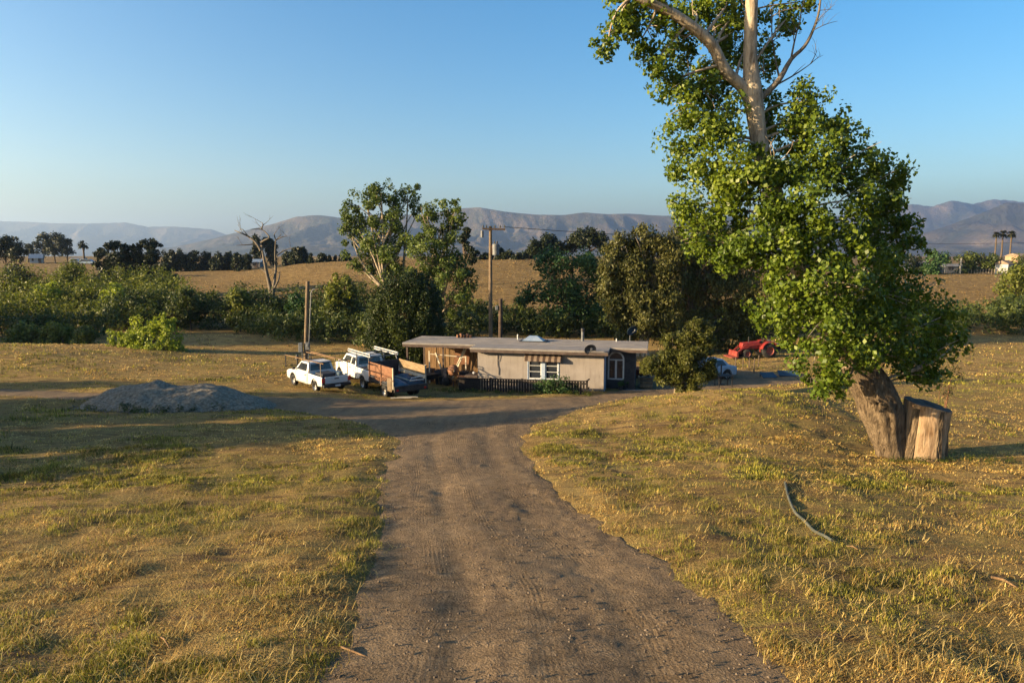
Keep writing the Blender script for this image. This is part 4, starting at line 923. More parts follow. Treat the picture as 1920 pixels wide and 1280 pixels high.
for k in range(34):
    x = x0+(x1-x0)*k/33; MB().box((x-x0, 0, g(x, 176)+.55), (.12, .12, 1.5)).build('post', M['bark_pale'], ff)
for h_ in (.5, 1.1):
    m_ = MB(); pp = [(x0+(x1-x0)*k/33-x0, 0, g(x0+(x1-x0)*k/33, 176)+h_) for k in range(34)]; m_.tube(pp, .03, 4); m_.build('wire', M['grey_metal'], ff)

# ------------------------------------------------------------------ far buildings
def cottage(u, d, w, dp, h, roofh, wallm, roofm, rz, label, nwin=2):
    x = rx(u, 490, d); z = g(x, d)
    c = empty('far_house', (x, d, z-.3), rz, label, 'house')
    MB().bb((-w/2, -dp/2, 0), (w/2, dp/2, h+.3)).build('wall', wallm, c)
    m_ = MB(); a = .35
    m_.add([(-w/2-a,-dp/2-a,h+.3),(w/2+a,-dp/2-a,h+.3),(w/2+a,dp/2+a,h+.3),(-w/2-a,dp/2+a,h+.3),(-w/2-a,0,h+.3+roofh),(w/2+a,0,h+.3+roofh)], [(0,1,5,4),(2,3,4,5),(0,4,3),(1,2,5),(0,3,2,1)]); m_.build('roof', roofm, c)
    for k in range(nwin): MB().box((-w/2+w*(k+.5)/nwin, -dp/2-.02, 1.5), (w*.16, .05, 1.1)).build('window', M['glass'], c)
    MB().box((w*.32, -dp/2-.02, 1.1), (.9, .04, 2.0)).build('door', M['fascia'], c)
slate = nmat('blue_grey_roof', (.12,.17,.24), (.17,.22,.29), 2); tanr = nmat('tan_roof', (.17,.12,.08), (.22,.165,.115), 2); M['far_white'] = nmat('far_white_wall', (.30,.30,.29), (.36,.36,.35), 2); cream = nmat('cream_wall', (.60,.56,.48), (.70,.66,.58), 2); greyw = nmat('grey_shed_wall', (.12,.12,.125), (.17,.17,.175), 2)
cottage(69, 255, 3.8, 5, 1.6, 1.6, M['far_white'], slate, .5, 'small white far house with a blue-grey roof before the left grove')
cottage(148, 252, 4.2, 4, 1.4, 1.0, greyw, greyw, .2, 'low grey far shed beside the single far palm')
cottage(471, 196, 6.0, 5, 1.6, .9, greyw, slate, .1, 'low grey far house below the tall dark pair of trees')
cottage(1884, 178, 2.6, 3, 2.6, .9, M['far_white'], tanr, .5, 'small white far shed at the right behind the field fence')
cottage(1912, 240, 6.0, 6, 4.0, 1.0, nmat('peach_wall', (.26,.17,.10), (.32,.22,.14), 2), tanr, .2, 'peach-coloured far house on the right skyline near the palms')
cottage(1700, 185, 10, 6, 2.2, .8, M['far_white'], greyw, 0, 'long low white shed behind the big cottonwood at the right field', 3)
cottage(1790, 186, 9, 5, 1.6, .7, greyw, greyw, .1, 'long low dark shed behind the right field fence', 3)
# small far vehicles by the left grove
def mini_van(u, d, label, mat, L=4.4, rz=.1):
    x = rx(u, 480, d); z = g(x, d); c = empty('parked_van', (x, d, z), rz, label, 'van')
    MB().prism([(-L/2,.35),(L/2,.35),(L/2,1.0),(L*.36,1.15),(L*.22,1.85),(-L*.46,1.9),(-L/2,1.1)], -.9, .9).build('body', mat, c, .06)
    MB().prism([(L*.33,1.2),(L*.21,1.75),(-L*.42,1.78),(-L*.44,1.2)], -.91, .91).build('window', M['glass'], c)
    for sx_ in (-.31, .31):
        for sy_ in (-.82, .82): MB().wheel((sx_*L, sy_, .34), [(0,-.1),(.3,-.1),(.34,0),(.3,.1),(0,.1)], 12).build('wheel', M['rubber'], c)
mini_van(164, 238, 'white and blue far van parked right of the single far palm', M['car_blue'], 4.6)
mini_van(141, 240, 'small pale far van parked left of the single far palm', M['car_white'], 3.2, .3)

# ------------------------------------------------------------------ pickups
def arcp(cx, cz, r, n=9): return [(cx+r*math.cos(math.pi-math.pi*k/n), cz+r*math.sin(math.pi*k/n)) for k in range(n+1)]
def pickup(loc, rz, label, W=1.68, L=4.65, wr=.33, bed=1.78, ext=0.0, lift=0.0, roofz=1.52, belt=.98):
    """x runs forward from the rear bumper"""
    c = empty('pickup_truck', loc, rz, label, 'pickup truck'); h = W/2; z0 = lift
    ra, fa_ = bed*.56, L-.85; cab0 = bed+.05; hoodx = L-1.25; cab1 = hoodx
    A = wr+.085; sill = .36+z0; zc = wr+.02
    P = [(cab0, sill)]+[(x, max(z, sill)) for x, z in arcp(fa_, zc, A)]+[(L-.08, sill+.05), (L-.02, sill+.25), (L-.06, belt-.18+z0), (L-.35, belt-.07+z0), (hoodx, belt+z0), (cab0, belt+z0)]
    m_ = MB(); m_.prism(P, -h, h)
    for s in (-1, 1):
        Q = [(.06, sill+.1)]+[(x, max(z, sill+.06)) for x, z in arcp(ra, zc, A)]+[(bed, sill), (bed, belt+z0), (.03, belt-.02+z0)]
        m_.prism(Q, s*h, s*(h-.07))
    m_.bb((.08, -h+.07, .62+z0), (bed, h-.07, .68+z0)); m_.bb((bed-.05, -h+.07, .68+z0), (bed, h-.07, belt+z0))
    m_.build('body', M['car_white'], c, .03)
    m_ = MB()
    for s in (-1, 1): m_.bb((ra-A-.02, s*(h-.09), .45), (ra+A+.02, s*(h-.34), .60+z0)).bb((fa_-A, s*(h-.3), .45), (fa_+A, s*(h-.45), .6))
    m_.bb((.3, -.4, .28+z0*.8), (L-.5, .4, .40+z0)); m_.build('chassis', M['dark_metal'], c)
    # greenhouse
    b0, b1 = cab0+.02, cab1+.18; t0, t1 = cab0+.14, cab1-.42-.02; bh, th = h-.04, h-.17; zb_, zt = belt+z0-.01, roofz+z0
    lo = [(b0,-bh,zb_),(b1,-bh,zb_),(b1,bh,zb_),(b0,bh,zb_)]; hi = [(t0,-th,zt),(t1,-th,zt),(t1,th,zt),(t0,th,zt)]
    cab = MB().hexa(lo, hi).build('cab', M['car_white'], c, .05)
    def pane(a, b, cc, d, off):       # quad given by bottom/top fractions, set proud
        m2 = MB(); o_ = Vector(off); q = [Vector(v) for v in (a, b, cc, d)]
        m2.hexa([v-o_*.01 for v in q], [v+o_*.012 for v in q]); return m2
    V_ = [Vector(v) for v in lo+hi]
    def onface(i, j, k, l, u, v):     # bilinear on face i-j (bottom) l-k (top)
        return (V_[i].lerp(V_[j], u)).lerp(V_[l].lerp(V_[k], u), v)
    def win(i, j, k, l, u0, u1, v0, v1, off): pane(onface(i,j,k,l,u0,v0), onface(i,j,k,l,u1,v0), onface(i,j,k,l,u1,v1), onface(i,j,k,l,u0,v1), off).build('window', M['glass'], cab)
    sp_ = [(.10, .86)] if not ext else [(.07, .33), (.40, .88)]
    for u0, u1 in sp_:
        win(0, 1, 5, 4, u0, u1, .14, .86, (0, -1, .2)); win(3, 2, 6, 7, u0, u1, .14, .86, (0, 1, .2))
    win(3, 0, 4, 7, .10, .90, .18, .84, (-1, 0, .1)); win(1, 2, 6, 5, .07, .93, .10, .90, (1, 0, .4))
    # doors
    for s in (-1, 1):
        d0 = cab0+.12+ext; dr_ = MB()
        for x in (d0, hoodx-.02): dr_.bb((x-.008, s*(h-.005), sill+.06), (x+.008, s*(h+.004), belt+z0-.03))
        dr_.bb((d0, s*(h-.005), sill+.06), (hoodx, s*(h+.004), sill+.075)); dd = dr_.build('door', M['dark_metal'], c)
        MB().box((d0+.14, s*(h+.015), belt+z0-.14), (.16, .03, .035)).build('handle', M['dark_metal'], dd)
        MB().box((cab1-.02, s*(h+.09), belt+z0+.10), (.08, .18, .15)).build('mirror', M['dark_metal'] if not ext else M['white'], c, .02)
        MB().bb((.0, s*(h-.17), .66+z0), (.05, s*(h+.008), .90+z0)).build('tail_lamp', M['tail'], c, .008)
        MB().bb((L-.1, s*(h-.05), .62+z0), (L-.01, s*(h-.36), .78+z0)).build('headlight', M['grey_metal'], c, .01)
    tg = MB().bb((.0, -h+.175, .58+z0), (.055, h-.175, belt-.03+z0)).build('tailgate', M['car_white'], c, .015)
    MB().box((-.006, 0, belt-.14+z0), (.03, .26, .05)).build('handle', M['dark_metal'], tg)
    bp = MB().bb((-.14, -h+.03, .40+z0), (.02, h-.03, .55+z0)).build('bumper', M['dark_metal'], c, .02)
    MB().box((-.147, 0, .475+z0), (.01, .30, .10)).build('license_plate', M['white'], bp)
    MB().bb((L-.06, -h+.04, .40+z0), (L+.06, h-.04, .58+z0)).build('bumper', M['grey_metal'], c, .03)
    for x in (ra, fa_):
        for s in (-1, 1):
            wl = empty('wheel', (x, s*(h-.12), wr)); wl.parent = c
            MB().wheel((0, 0, 0), [(wr*.62,-.10),(wr*.92,-.105),(wr,-.06),(wr,.06),(wr*.92,.105),(wr*.62,.10)], 24).build('tyre', M['rubber'], wl)
            rm_ = MB(); rm_.wheel((0, 0, 0), [(0,.02*s),(wr*.2,.05*s),(wr*.25,.0),(wr*.55,-.01*s),(wr*.62,.09*s),(wr*.64,.10*s)], 18); rm_.build('rim', M['rim'], wl)
    return c, (h, belt+z0, bed, L, roofz+z0)
hd = R(90+41)
ax_, ay_ = rx(632, 738, 36.4), 36.4
tA, (h, be, bd, L, rz_) = pickup((ax_, ay_, g(ax_-.8, ay_+.9)), hd, 'small white pickup with a timber ladder rack and shaded tailgate')
rk = empty('ladder_rack', (0, 0, 0)); rk.parent = tA
m_ = MB()
for s in (-1, 1): m_.bar((.25, s*(h-.06), be), (.25, s*(h-.06), rz_+.16), .035).bar((bd-.1, s*(h-.06), be), (bd-.1, s*(h-.06), rz_+.16), .035)
m_.build('upright', M['fence_edge'], rk)
for s in (-1, 1): MB().bar((-.1, s*(h-.06), rz_+.19), (L+.25, s*(h-.06), rz_+.14), .035, .04).build('rail', M['plank'], rk)
m_ = MB()
for x in (.25, bd, 3.2, L+.1): m_.bar((x, -h, rz_+.21), (x, h, rz_+.21), .035, .035)
m_.build('crossbar', M['dark_metal'], rk)
m_ = MB()
for s in (-1, 1): m_.bar((L+.2, s*(h-.06), .95), (L+.2, s*(h-.06), rz_+.2), .05)
m_.bar((L+.2, -h, 1.0), (L+.2, h, 1.0), .04); m_.build('front_frame', M['dark_metal'], rk)
AM = Matrix.Translation(tA.location) @ Matrix.Rotation(hd, 4, 'Z')
for i, (y0, y1) in enumerate([(-.5, -.6), (-.36, -.3)]):
    tag(MB().bar(AM @ Vector((.3+.5*i, y0, rz_+.26)), AM @ Vector((L-.3, y1, rz_+.26)), .07, .035).build('board', M['plank'], None), 'loose yellowish board lying on the small pickup rack', 'board', 'boards on the small pickup rack')
tag(MB().box(AM @ Vector((1.1, .1, .86)), (.9, .8, .34), hd).build('tool_chest', M['bin'], None, .03), 'dark tool chest lying in the small pickup bed', 'tool chest')
tag(MB().tube([AM @ Vector((.5, -.45, .70)), AM @ Vector((.5, -.45, 1.08))], .16, 14).build('bucket', M['tarp'], None), 'blue bucket standing in the small pickup bed', 'bucket')
bx_, by_ = rx(723, 732, 39.8), 39.8
tB, (h, be, bd, L, rz_) = pickup((bx_, by_, g(bx_-.8, by_+1)+.0), R(90+35), 'larger white extended-cab pickup with a perforated silver ladder rack', 1.95, 5.7, .40, 2.1, .62, .20, 1.68, 1.08)
rk = empty('ladder_rack', (0, 0, 0)); rk.parent = tB
m_ = MB()
for s in (-1, 1): m_.bar((-.02, s*(h-.05), be), (.35, s*(h-.1), rz_+.22), .06).bar((bd+.02, s*(h-.06), be), (bd+.02, s*(h-.1), rz_+.22), .06)
m_.build('upright', M['grey_metal'], rk)
for s in (-1, 1):
    m_ = MB(); x0_, x1_ = .1, 3.45
    m_.bar((x0_, s*(h-.1), rz_+.20), (x1_, s*(h-.1), rz_+.20), .04, .04).bar((x0_, s*(h-.1), rz_+.36), (x1_, s*(h-.1), rz_+.36), .04, .04)
    for k in range(17): m_.bar((x0_+(x1_-x0_)*k/16, s*(h-.1), rz_+.20), (x0_+(x1_-x0_)*k/16, s*(h-.1), rz_+.36), .07, .03)
    m_.build('side_rail', M['white'], rk)
m_ = MB()
for x in (.2, 1.3, 2.3): m_.bar((x, -h+.1, rz_+.22), (x, h-.1, rz_+.22), .05)
m_.build('crossbar', M['grey_metal'], rk)
BM = Matrix.Translation(tB.location) @ Matrix.Rotation(R(125), 4, 'Z')
for i, (x, y, r) in enumerate([(4.75, -.35, .17), (4.6, .3, .20), (5.1, .05, .15)]):
    bm_ = bmesh.new(); bmesh.ops.create_icosphere(bm_, subdivisions=3, radius=r)
    for v in bm_.verts: v.co = BM @ Vector((x+v.co.x*1.2, y+v.co.y*1.2, be+.05+r*.7+v.co.z*.9*(1+.25*math.sin(9*v.co.x+i)*math.cos(8*v.co.y))))
    me_ = bpy.data.meshes.new('cloth_bundle'); bm_.to_mesh(me_); bm_.free(); me_.polygons.foreach_set('use_smooth', [True]*len(me_.polygons))
    tag(link_mesh('cloth_bundle', me_, M['white']), ['white cloth bundle at the near side of the larger pickup hood', 'largest white cloth bundle on the larger pickup hood', 'small white bundle at the front of the larger pickup hood'][i], 'bundle')
tag(MB().box(BM @ Vector((1.1, 0, 1.12)), (1.5, 1.5, .35), R(130)).box(BM @ Vector((.8, .3, 1.4)), (.6, .7, .3), R(150)).build('tool_chest', M['bin'], None, .04), 'dark tool chest filling the larger pickup bed', 'tool chest')

# ------------------------------------------------------------------ flatbed trailer with board sides
tx, ty = rx(771, 745, 36.2), 36.2
TR = R(90+36); tz_ = g(tx, ty+.6)
tl = empty('flatbed_trailer', (tx, ty, tz_), TR, 'flatbed trailer with orange board sides and blue tarps in its bed', 'trailer')
TL, h, zf = 3.3, .98, .80
MB().bb((0, -h, zf-.10), (TL, h, zf)).bb((-.05, -h-.02, zf-.30), (.06, h+.02, zf+.02)).build('bed', M['dark_metal'], tl, .01)
m_ = MB()
for y in (-.45, .45): m_.bb((.1, y-.05, zf-.32), (TL+.1, y+.05, zf-.10))
m_.bar((TL, -.45, zf-.2), (TL+1.3, 0, zf-.25), .1).bar((TL, .45, zf-.2), (TL+1.3, 0, zf-.25), .1); m_.build('chassis', M['dark_metal'], tl)
for s, mt in ((1, 'ply_orange'), (-1, 'ply_tan')):
    q = MB().bb((.12, s*(h-.06), zf+.47), (TL-.1, s*(h-.03), zf+.98)).build('side_board', M[mt], tl)
    q2 = MB().bb((.12, s*(h-.06), zf+.26), (TL-.1, s*(h-.03), zf+.44)).build('side_board', M[mt if s > 0 else 'plank_pale'], tl)
    for x in (.15, TL*.5, TL-.15): MB().bb((x-.035, s*(h-.025), zf-.15), (x+.035, s*(h+.02), zf+1.01)).build('stake', M['plank_pale'] if x < .2 else M['rust'], tl)
    lr = MB().bb((.12, s*(h-.055), zf+.02), (TL-.1, s*(h-.035), zf+.22)).build('side_board', M['bin'], tl)
MB().bb((TL-.08, -h+.08, zf), (TL-.04, h-.08, zf+.95)).build('front_board', M['bin'], tl)
MB().bb((.2, h+.03, zf-.30), (.75, h+.06, zf+.42)).build('hanging_board', M['pole'], tl)
m_ = MB()
for k in range(6): m_.bar((.0+.35*k, h+.03, zf+.30-.04*k), (.9+.35*k, h+.05, zf+.42-.05*k), .04, .03)
m_.build('strap_bundle', M['rust'], tl)
for y in (h-.08, h-.36, -h+.08, -h+.36):
    wl = empty('wheel', (1.25, y, .37)); wl.parent = tl; s = 1 if y > 0 else -1
    MB().wheel((0, 0, 0), [(.2,-.10),(.34,-.11),(.37,-.06),(.37,.06),(.34,.11),(.2,.10)], 22).build('tyre', M['rubber'], wl)
    MB().wheel((0, 0, 0), [(0,.04*s),(.08,.05*s),(.1,.0),(.18,.0),(.21,.09*s)], 16).build('rim', M['rim'], wl)
MB().bb((.85, h-.5, .72), (1.65, h+.01, .755)).bb((.85, -h-.01, .72), (1.65, -h+.5, .755)).build('mudguard', M['dark_metal'], tl) if False else None
for s in (-1, 1): MB().box((-.06, s*(h-.15), zf-.18), (.03, .12, .09)).build('tail_lamp', M['tail'], tl)
TM = Matrix.Translation((tx, ty, tz_)) @ Matrix.Rotation(TR, 4, 'Z')
def tarp(x0, x1, y0, y1, z, label, mat, amp, seed):
    n = 22; vs = []
    for j in range(n):
        for i in range(n):
            u, v = i/(n-1), j/(n-1); x = x0+(x1-x0)*u; y = y0+(y1-y0)*v
            e = math.sin(math.pi*u)*math.sin(math.pi*v)
            vs.append(TM @ Vector((x, y, z+amp*(e**.5)*(.35+1.1*float(fbm(np.array([u*5+seed]), np.array([v*3+seed]), seed, 3)[0])))))
    m_ = MB(); m_.add(vs, [(j*n+i, j*n+i+1, (j+1)*n+i+1, (j+1)*n+i) for j in range(n-1) for i in range(n-1)], True)
    o_ = m_.build('tarp', M[mat], None); md = o_.modifiers.new('thick', 'SOLIDIFY'); md.thickness = .012; md.offset = 1
    tag(o_, label, 'tarp')
tarp(.08, 1.7, .05, .88, zf+.012, 'bright blue crumpled tarp at the left of the trailer bed', 'tarp', .26, 3)
tarp(.1, 2.6, -.86, .02, zf+.012, 'darker blue tarp covering the load at the right of the trailer bed', 'blue_panel', .34, 5)
tag(MB().tube([TM @ Vector((.10, -.8, zf+.42)), TM @ Vector((.14, -.1, zf+.36)), TM @ Vector((.06, .02, zf+.26)), TM @ Vector((.04, -.8, zf+.24))], .025, 8).build('pipe_hoop', M['white'], None), 'bent white pipe lying on the blue trailer tarps', 'pipe')
for i, (u, v, d, rz0) in enumerate([(752, 741, 35.5, .1), (764, 737, 35.9, .05)]):
    x = rx(u, v, d); tag(MB().box((x, d, g(x, d)+.07), (1.1, .14, .045), rz0).build('ground_board', M['plank_pale'], None), ['front pale board lying on the ground under the trailer', 'rear pale board lying on the ground under the trailer'][i], 'board')

# ------------------------------------------------------------------ right yard: tractor, cars, table, panels
trx, try_ = rx(1426, 684, 56), 56.0
tk = empty('tractor', (trx, try_, g(trx, try_)), R(188), 'red farm tractor with front loader beside the eucalyptus trunk', 'tractor')
MB().prism([(.25,.75),(1.75,.72),(1.85,.95),(1.8,1.25),(.3,1.38)], -.30, .30).build('hood', M['tractor_red'], tk, .06)
MB().prism([(-.95,.5),(.4,.5),(.4,.8),(-.9,.85)], -.28, .28).build('chassis', M['dark_metal'], tk, .02)
for s in (-1, 1):
    m_ = MB(); n = 8; Pf = [(-.35+.72*math.cos(a), .68+.72*math.sin(a)) for a in np.linspace(.15, 2.7, n)]+[(-.35+.66*math.cos(a), .68+.66*math.sin(a)) for a in np.linspace(2.7, .15, n)]
    m_.prism(Pf, s*.42, s*.86).build('fender', M['tractor_red'], tk)
    for x, r, wd in ((-.35, .62, .17), (1.5, .38, .11)):
        wl = empty('wheel', (x, s*.64 if x < 0 else s*.56, r)); wl.parent = tk
        MB().wheel((0,0,0), [(r*.55,-wd),(r*.93,-wd),(r,-wd*.6),(r,wd*.6),(r*.93,wd),(r*.55,wd)], 22).build('tyre', M['rubber'], wl)
        MB().wheel((0,0,0), [(0,.05*s),(r*.3,.04*s),(r*.5,.02*s),(r*.56,wd*.9*s)], 16).build('rim', M['tractor_red'], wl)
m_ = MB(); m_.box((-.45, 0, 1.05), (.45, .48, .12)).box((-.68, 0, 1.28), (.10, .46, .42)); m_.build('seat', M['bin'], tk, .04)
m_ = MB(); m_.tube([(-.8,-.5,.9),(-.85,-.5,2.0),(-.85,.5,2.0),(-.8,.5,.9)], .035, 8); m_.build('roll_bar', M['dark_metal'], tk)
m_ = MB(); m_.tube([(.1,0,1.25),(-.1,0,1.5)], .03, 6); m_.tube([(-.1+.02*math.sin(a),.2*math.cos(a),1.5+.2*math.sin(a)*.7) for a in np.linspace(0,6.28,14)], .018, 6); m_.build('steering_wheel', M['dark_metal'], tk)
m_ = MB()
for s in (-1, 1): m_.bar((.2, s*.42, 1.15), (1.6, s*.42, 1.05), .08, .12).bar((1.6, s*.42, 1.05), (2.45, s*.42, .35), .08, .12).bar((.3, s*.42, .5), (.3, s*.42, 1.2), .1)
ld = m_.build('loader', M['tractor_red'], tk); MB().prism([(2.35,.12),(2.95,.08),(2.9,.16),(2.5,.2),(2.45,.62),(2.35,.62)], -.75, .75).build('bucket', M['tractor_red'], ld)
m_ = MB(); m_.bb((-1.95,-.7,.55),(-1.0,.7,.75)).bb((-1.9,-.65,.75),(-1.3,.65,1.05)); m_.build('mower', M['dark_metal'], tk, .04)
MB().tube([(1.2,.1,1.3),(1.2,.1,1.75)], .035, 8).build('exhaust', M['dark_metal'], tk)
def car(loc, rz, label, mat, L=4.3, W=1.7):
    c = empty('parked_car', loc, rz, label, 'car'); h = W/2
    P = [(-L/2+.05,.32)]+[(x, max(z,.32)) for x, z in arcp(-L*.30,.34,.38)]+[(x, max(z,.32)) for x, z in arcp(L*.31,.34,.38)]+[(L/2-.05,.32),(L/2,.55),(L/2-.1,.78),(L*.20,.92),(-L*.36,.96),(-L/2+.02,.9),(-L/2,.6)]
    MB().prism(P, -h, h).build('body', mat, c, .06)
    lo = [(-L*.38,-h+.05,.93),(L*.24,-h+.05,.92),(L*.24,h-.05,.92),(-L*.38,h-.05,.93)]; hi = [(-L*.24,-h+.22,1.42),(L*.07,-h+.22,1.42),(L*.07,h-.22,1.42),(-L*.24,h-.22,1.42)]
    cb = MB().hexa(lo, hi).build('cab', mat, c, .05); V_ = [Vector(v) for v in lo+hi]
    for (i,j,k,l,u0,u1,off) in [(0,1,5,4,.12,.46,(0,-1,.3)),(0,1,5,4,.52,.86,(0,-1,.3)),(3,2,6,7,.12,.46,(0,1,.3)),(3,2,6,7,.52,.86,(0,1,.3)),(1,2,6,5,.08,.92,(1,0,.5)),(3,0,4,7,.08,.92,(-1,0,.5))]:
        f = lambda u, v: V_[i].lerp(V_[j], u).lerp(V_[l].lerp(V_[k], u), v)
        q = [f(u0,.14), f(u1,.14), f(u1,.86), f(u0,.86)]; o_ = Vector(off)*.012
        MB().hexa([v-o_ for v in q], [v+o_ for v in q]).build('window', M['glass'], cb)
    for x in (-L*.30, L*.31):
        for s in (-1, 1):
            wl = empty('wheel', (x, s*(h-.11), .32)); wl.parent = c
            MB().wheel((0,0,0), [(.19,-.09),(.29,-.1),(.32,-.06),(.32,.06),(.29,.1),(.19,.09)], 20).build('tyre', M['rubber'], wl)
            MB().wheel((0,0,0), [(0,.04*s),(.12,.03*s),(.17,.0),(.2,.09*s)], 14).build('rim', M['rim'], wl)
    for s in (-1, 1):
        MB().box((L/2-.05, s*(h-.28), .68), (.08, .32, .14)).build('headlight', M['white'], c, .02); MB().box((-L/2+.03, s*(h-.2), .74), (.06, .28, .14)).build('tail_lamp', M['tail'], c, .02)
    MB().bb((L/2-.06,-h+.08,.36),(L/2+.07,h-.08,.50)).bb((-L/2-.07,-h+.08,.36),(-L/2+.06,h-.08,.50)).build('bumper', M['grey_metal'], c, .03)
    return c
x = rx(1322, 712, 45.8); car((x, 45.8, g(x, 45.8)), R(200), 'pale blue car with a white front half hidden by the small tree', M['car_blue'], 3.9)
x = rx(1203, 703, 45.5); gc = empty('garden_cart', (x, 45.5, g(x, 45.5)), R(70), 'low dark red garden cart parked at the right end of the house', 'cart')
MB().hexa([(-.5,-.35,.38),(.5,-.35,.38),(.5,.35,.38),(-.5,.35,.38)], [(-.62,-.45,.80),(.62,-.45,.80),(.62,.45,.80),(-.62,.45,.80)]).build('tray', M['car_red'], gc, .03)
for sx_ in (-.38, .38):
    for sy_ in (-.38, .38): MB().wheel((sx_, sy_, .19), [(0,-.05),(.17,-.05),(.19,0),(.17,.05),(0,.05)], 14).build('wheel', M['rubber'], gc)
MB().bar((.55, 0, .4), (1.05, 0, .95), .05).bar((1.05, -.18, .95), (1.05, .18, .95), .04).bar((-.4, 0, .3), (.55, 0, .36), .08).build('handle', M['dark_metal'], gc)
x = rx(1356, 726, 42.6); tb = empty('yard_table', (x, 42.6, g(x, 42.6)), .1, 'dark square table standing in the shaded yard', 'table')
MB().box((0, 0, .74), (.95, .8, .05)).build('table_top', M['dark_metal'], tb, .01)
for a in (-1, 1):
    for b in (-1, 1): MB().bar((a*.42, b*.34, .72), (a*.42, b*.34, -.05), .05).build('leg', M['dark_metal'], tb)
x = rx(1352, 700, 43.3); ch = empty('umbrella_post', (x, 43.3, g(x, 43.3)), 0, 'thin dark upright post behind the yard table', 'post')
MB().tube([(0, 0, -.1), (0, 0, 1.35)], .05, 8).build('pole', M['dark_metal'], ch); MB().box((0, 0, .04), (.4, .4, .1)).build('base', M['dark_metal'], ch, .02)
for i, (u, v, d, rz0, w_) in enumerate([(1440, 709, 46, .1, 1.0), (1478, 708, 46.3, -.12, 1.35)]):
    x = rx(u, v, d); z = g(x, d)
    p_ = empty('blue_panel', (x, d, z), rz0, ['smaller blue panel lying in the shaded yard left of the other one', 'larger blue panel tilted up in the shaded yard by the cottonwood leaves'][i], 'panel')
    MB().box((0, 0, .22), (w_, .7, .04), 0, ('X', R(22))).build('sheet', M['blue_panel'], p_); [MB().bar((q_*w_*.4, .3, .3), (q_*w_*.4, .35, -.05), .04).build('leg', M['dark_metal'], p_) for q_ in (-1, 1)]
for i, (u, vt, d) in enumerate([(1378, 683, 49), (1392, 686, 49.5), (1404, 684, 50), (1413, 682, 48), (1421, 686, 50.5)]):
    x = rx(u, 705, d); tag(MB().tube([(x, d, g(x, d)-.2), (x+.02, d, g(x, d)+random.uniform(.8, 1.2))], [.05, .04], 7).build('fence_post', M['bark_far'], None), 'thin weathered post in the row below the tractor', 'post', 'thin posts below the tractor')
s0 = hw(9.95, 2.6, 0); stp = empty('wooden_steps', s0, HR, 'small wooden steps at the dark right end of the house', 'steps')
for k in range(3): MB().bb((-.05, -.25+.28*k, .18*k), (.75, .05+.28*k, .18*(k+1))).build('tread', M['pole'], stp, .01)
for i, (u, d, s_) in enumerate([(1171, 41.6, .28), (1163, 41.3, .22)]):
    x = rx(u, 730, d); p_ = empty('flower_pot', (x, d, g(x, d)), 0, ['larger dark flower pot by the entry wall', 'smaller dark flower pot by the entry wall'][i], 'flower pot')
    MB().tube([(0,0,0),(0,0,s_),(0,0,s_*1.15)], [s_*.5, s_*.75, s_*.8], 14).build('pot', M['bin'], p_)
    foliage('plant', [(0, 0, s_*1.6, s_*.8, s_*.8, s_*.6)], 120, .09, 'leaf_green', p_)

# ------------------------------------------------------------------ gravel pile, pipe, litter
px_, py_ = rx(332, 775, 30.6), 30.6
gp_n = 130; V = []
for j in range(gp_n):
    for i in range(gp_n):
        u, v = (i/(gp_n-1)-.5)*9.4, (j/(gp_n-1)-.5)*6.2; V.append((px_+u, py_+v))
V = np.array(V); lx_, ly_ = V[:, 0]-px_, V[:, 1]-py_
def hump(cx, cy, rx_, ry_, h): 
    q = np.sqrt(((lx_-cx)/rx_)**2+((ly_-cy)/ry_)**2); return h*np.clip(1-q, 0, 1)**.85
hp = np.maximum.reduce([hump(-.9, .2, 3.3, 2.6, 1.85), hump(.85, .1, 3.3, 2.6, 1.75), hump(1.9, 0, 2.8, 2.2, 1.25), hump(-1.9, .1, 2.5, 2.1, 1.15), hump(3.0, -.2, 1.6, 1.6, .5)])
hp = 1.32*np.tanh(hp/1.32*1.05)*(1-.05*np.exp(-(lx_/.35)**2)) + (fbm(lx_*1.3, ly_*1.3, 71, 5)-.5)*.34*(hp > .04)*np.minimum(1, hp*2) + (fbm(lx_*9, ly_*9, 72, 2)-.5)*.07*(hp > .02)
zz = G(V[:, 0], V[:, 1])-.08+hp
tag(link_mesh('gravel_pile', np_mesh('gravel_pile', np.stack([V[:, 0], V[:, 1], zz], 1), grid_faces(gp_n, gp_n), smooth=True), M['gravel']), 'long blue-grey heap of gravel lying in shade on the left grass', 'gravel pile')
pp = [(1472,908),(1476,925),(1482,945),(1492,965),(1508,982),(1525,998),(1545,1012),(1560,1020)]
q = [hit(*p) for p in pp]; P_, R_ = smooth_path([Vector((a, b, g(a, b)+.035)) for a, b in q], [.05]*len(q), 4)
tag(MB().tube(P_, [.026]*len(P_), 10).build('irrigation_pipe', M['hose'], None), 'grey-green curved pipe lying across the dry grass below the stump', 'pipe')
for i, (a, b, r, lab) in enumerate([((640,1218),(700,1232),.012,'thin straw-coloured stick on the left road edge'),((1860,1085),(1905,1110),.02,'grey stick in the grass near the right picture edge'),((1588,1030),(1608,1037),.014,'short pale stick just past the end of the pipe'),((300,1205),(318,1222),.010,'small pale stick in the lower left grass')]):
    (x0, y0), (x1, y1) = hit(*a), hit(*b)
    tag(MB().tube([(x0, y0, g(x0, y0)+.03), ((x0+x1)/2, (y0+y1)/2, g((x0+x1)/2, (y0+y1)/2)+.06), (x1, y1, g(x1, y1)+.035)], [r, r*.9, r*.5], 6).build('stick', M['plank'], None), lab, 'stick')
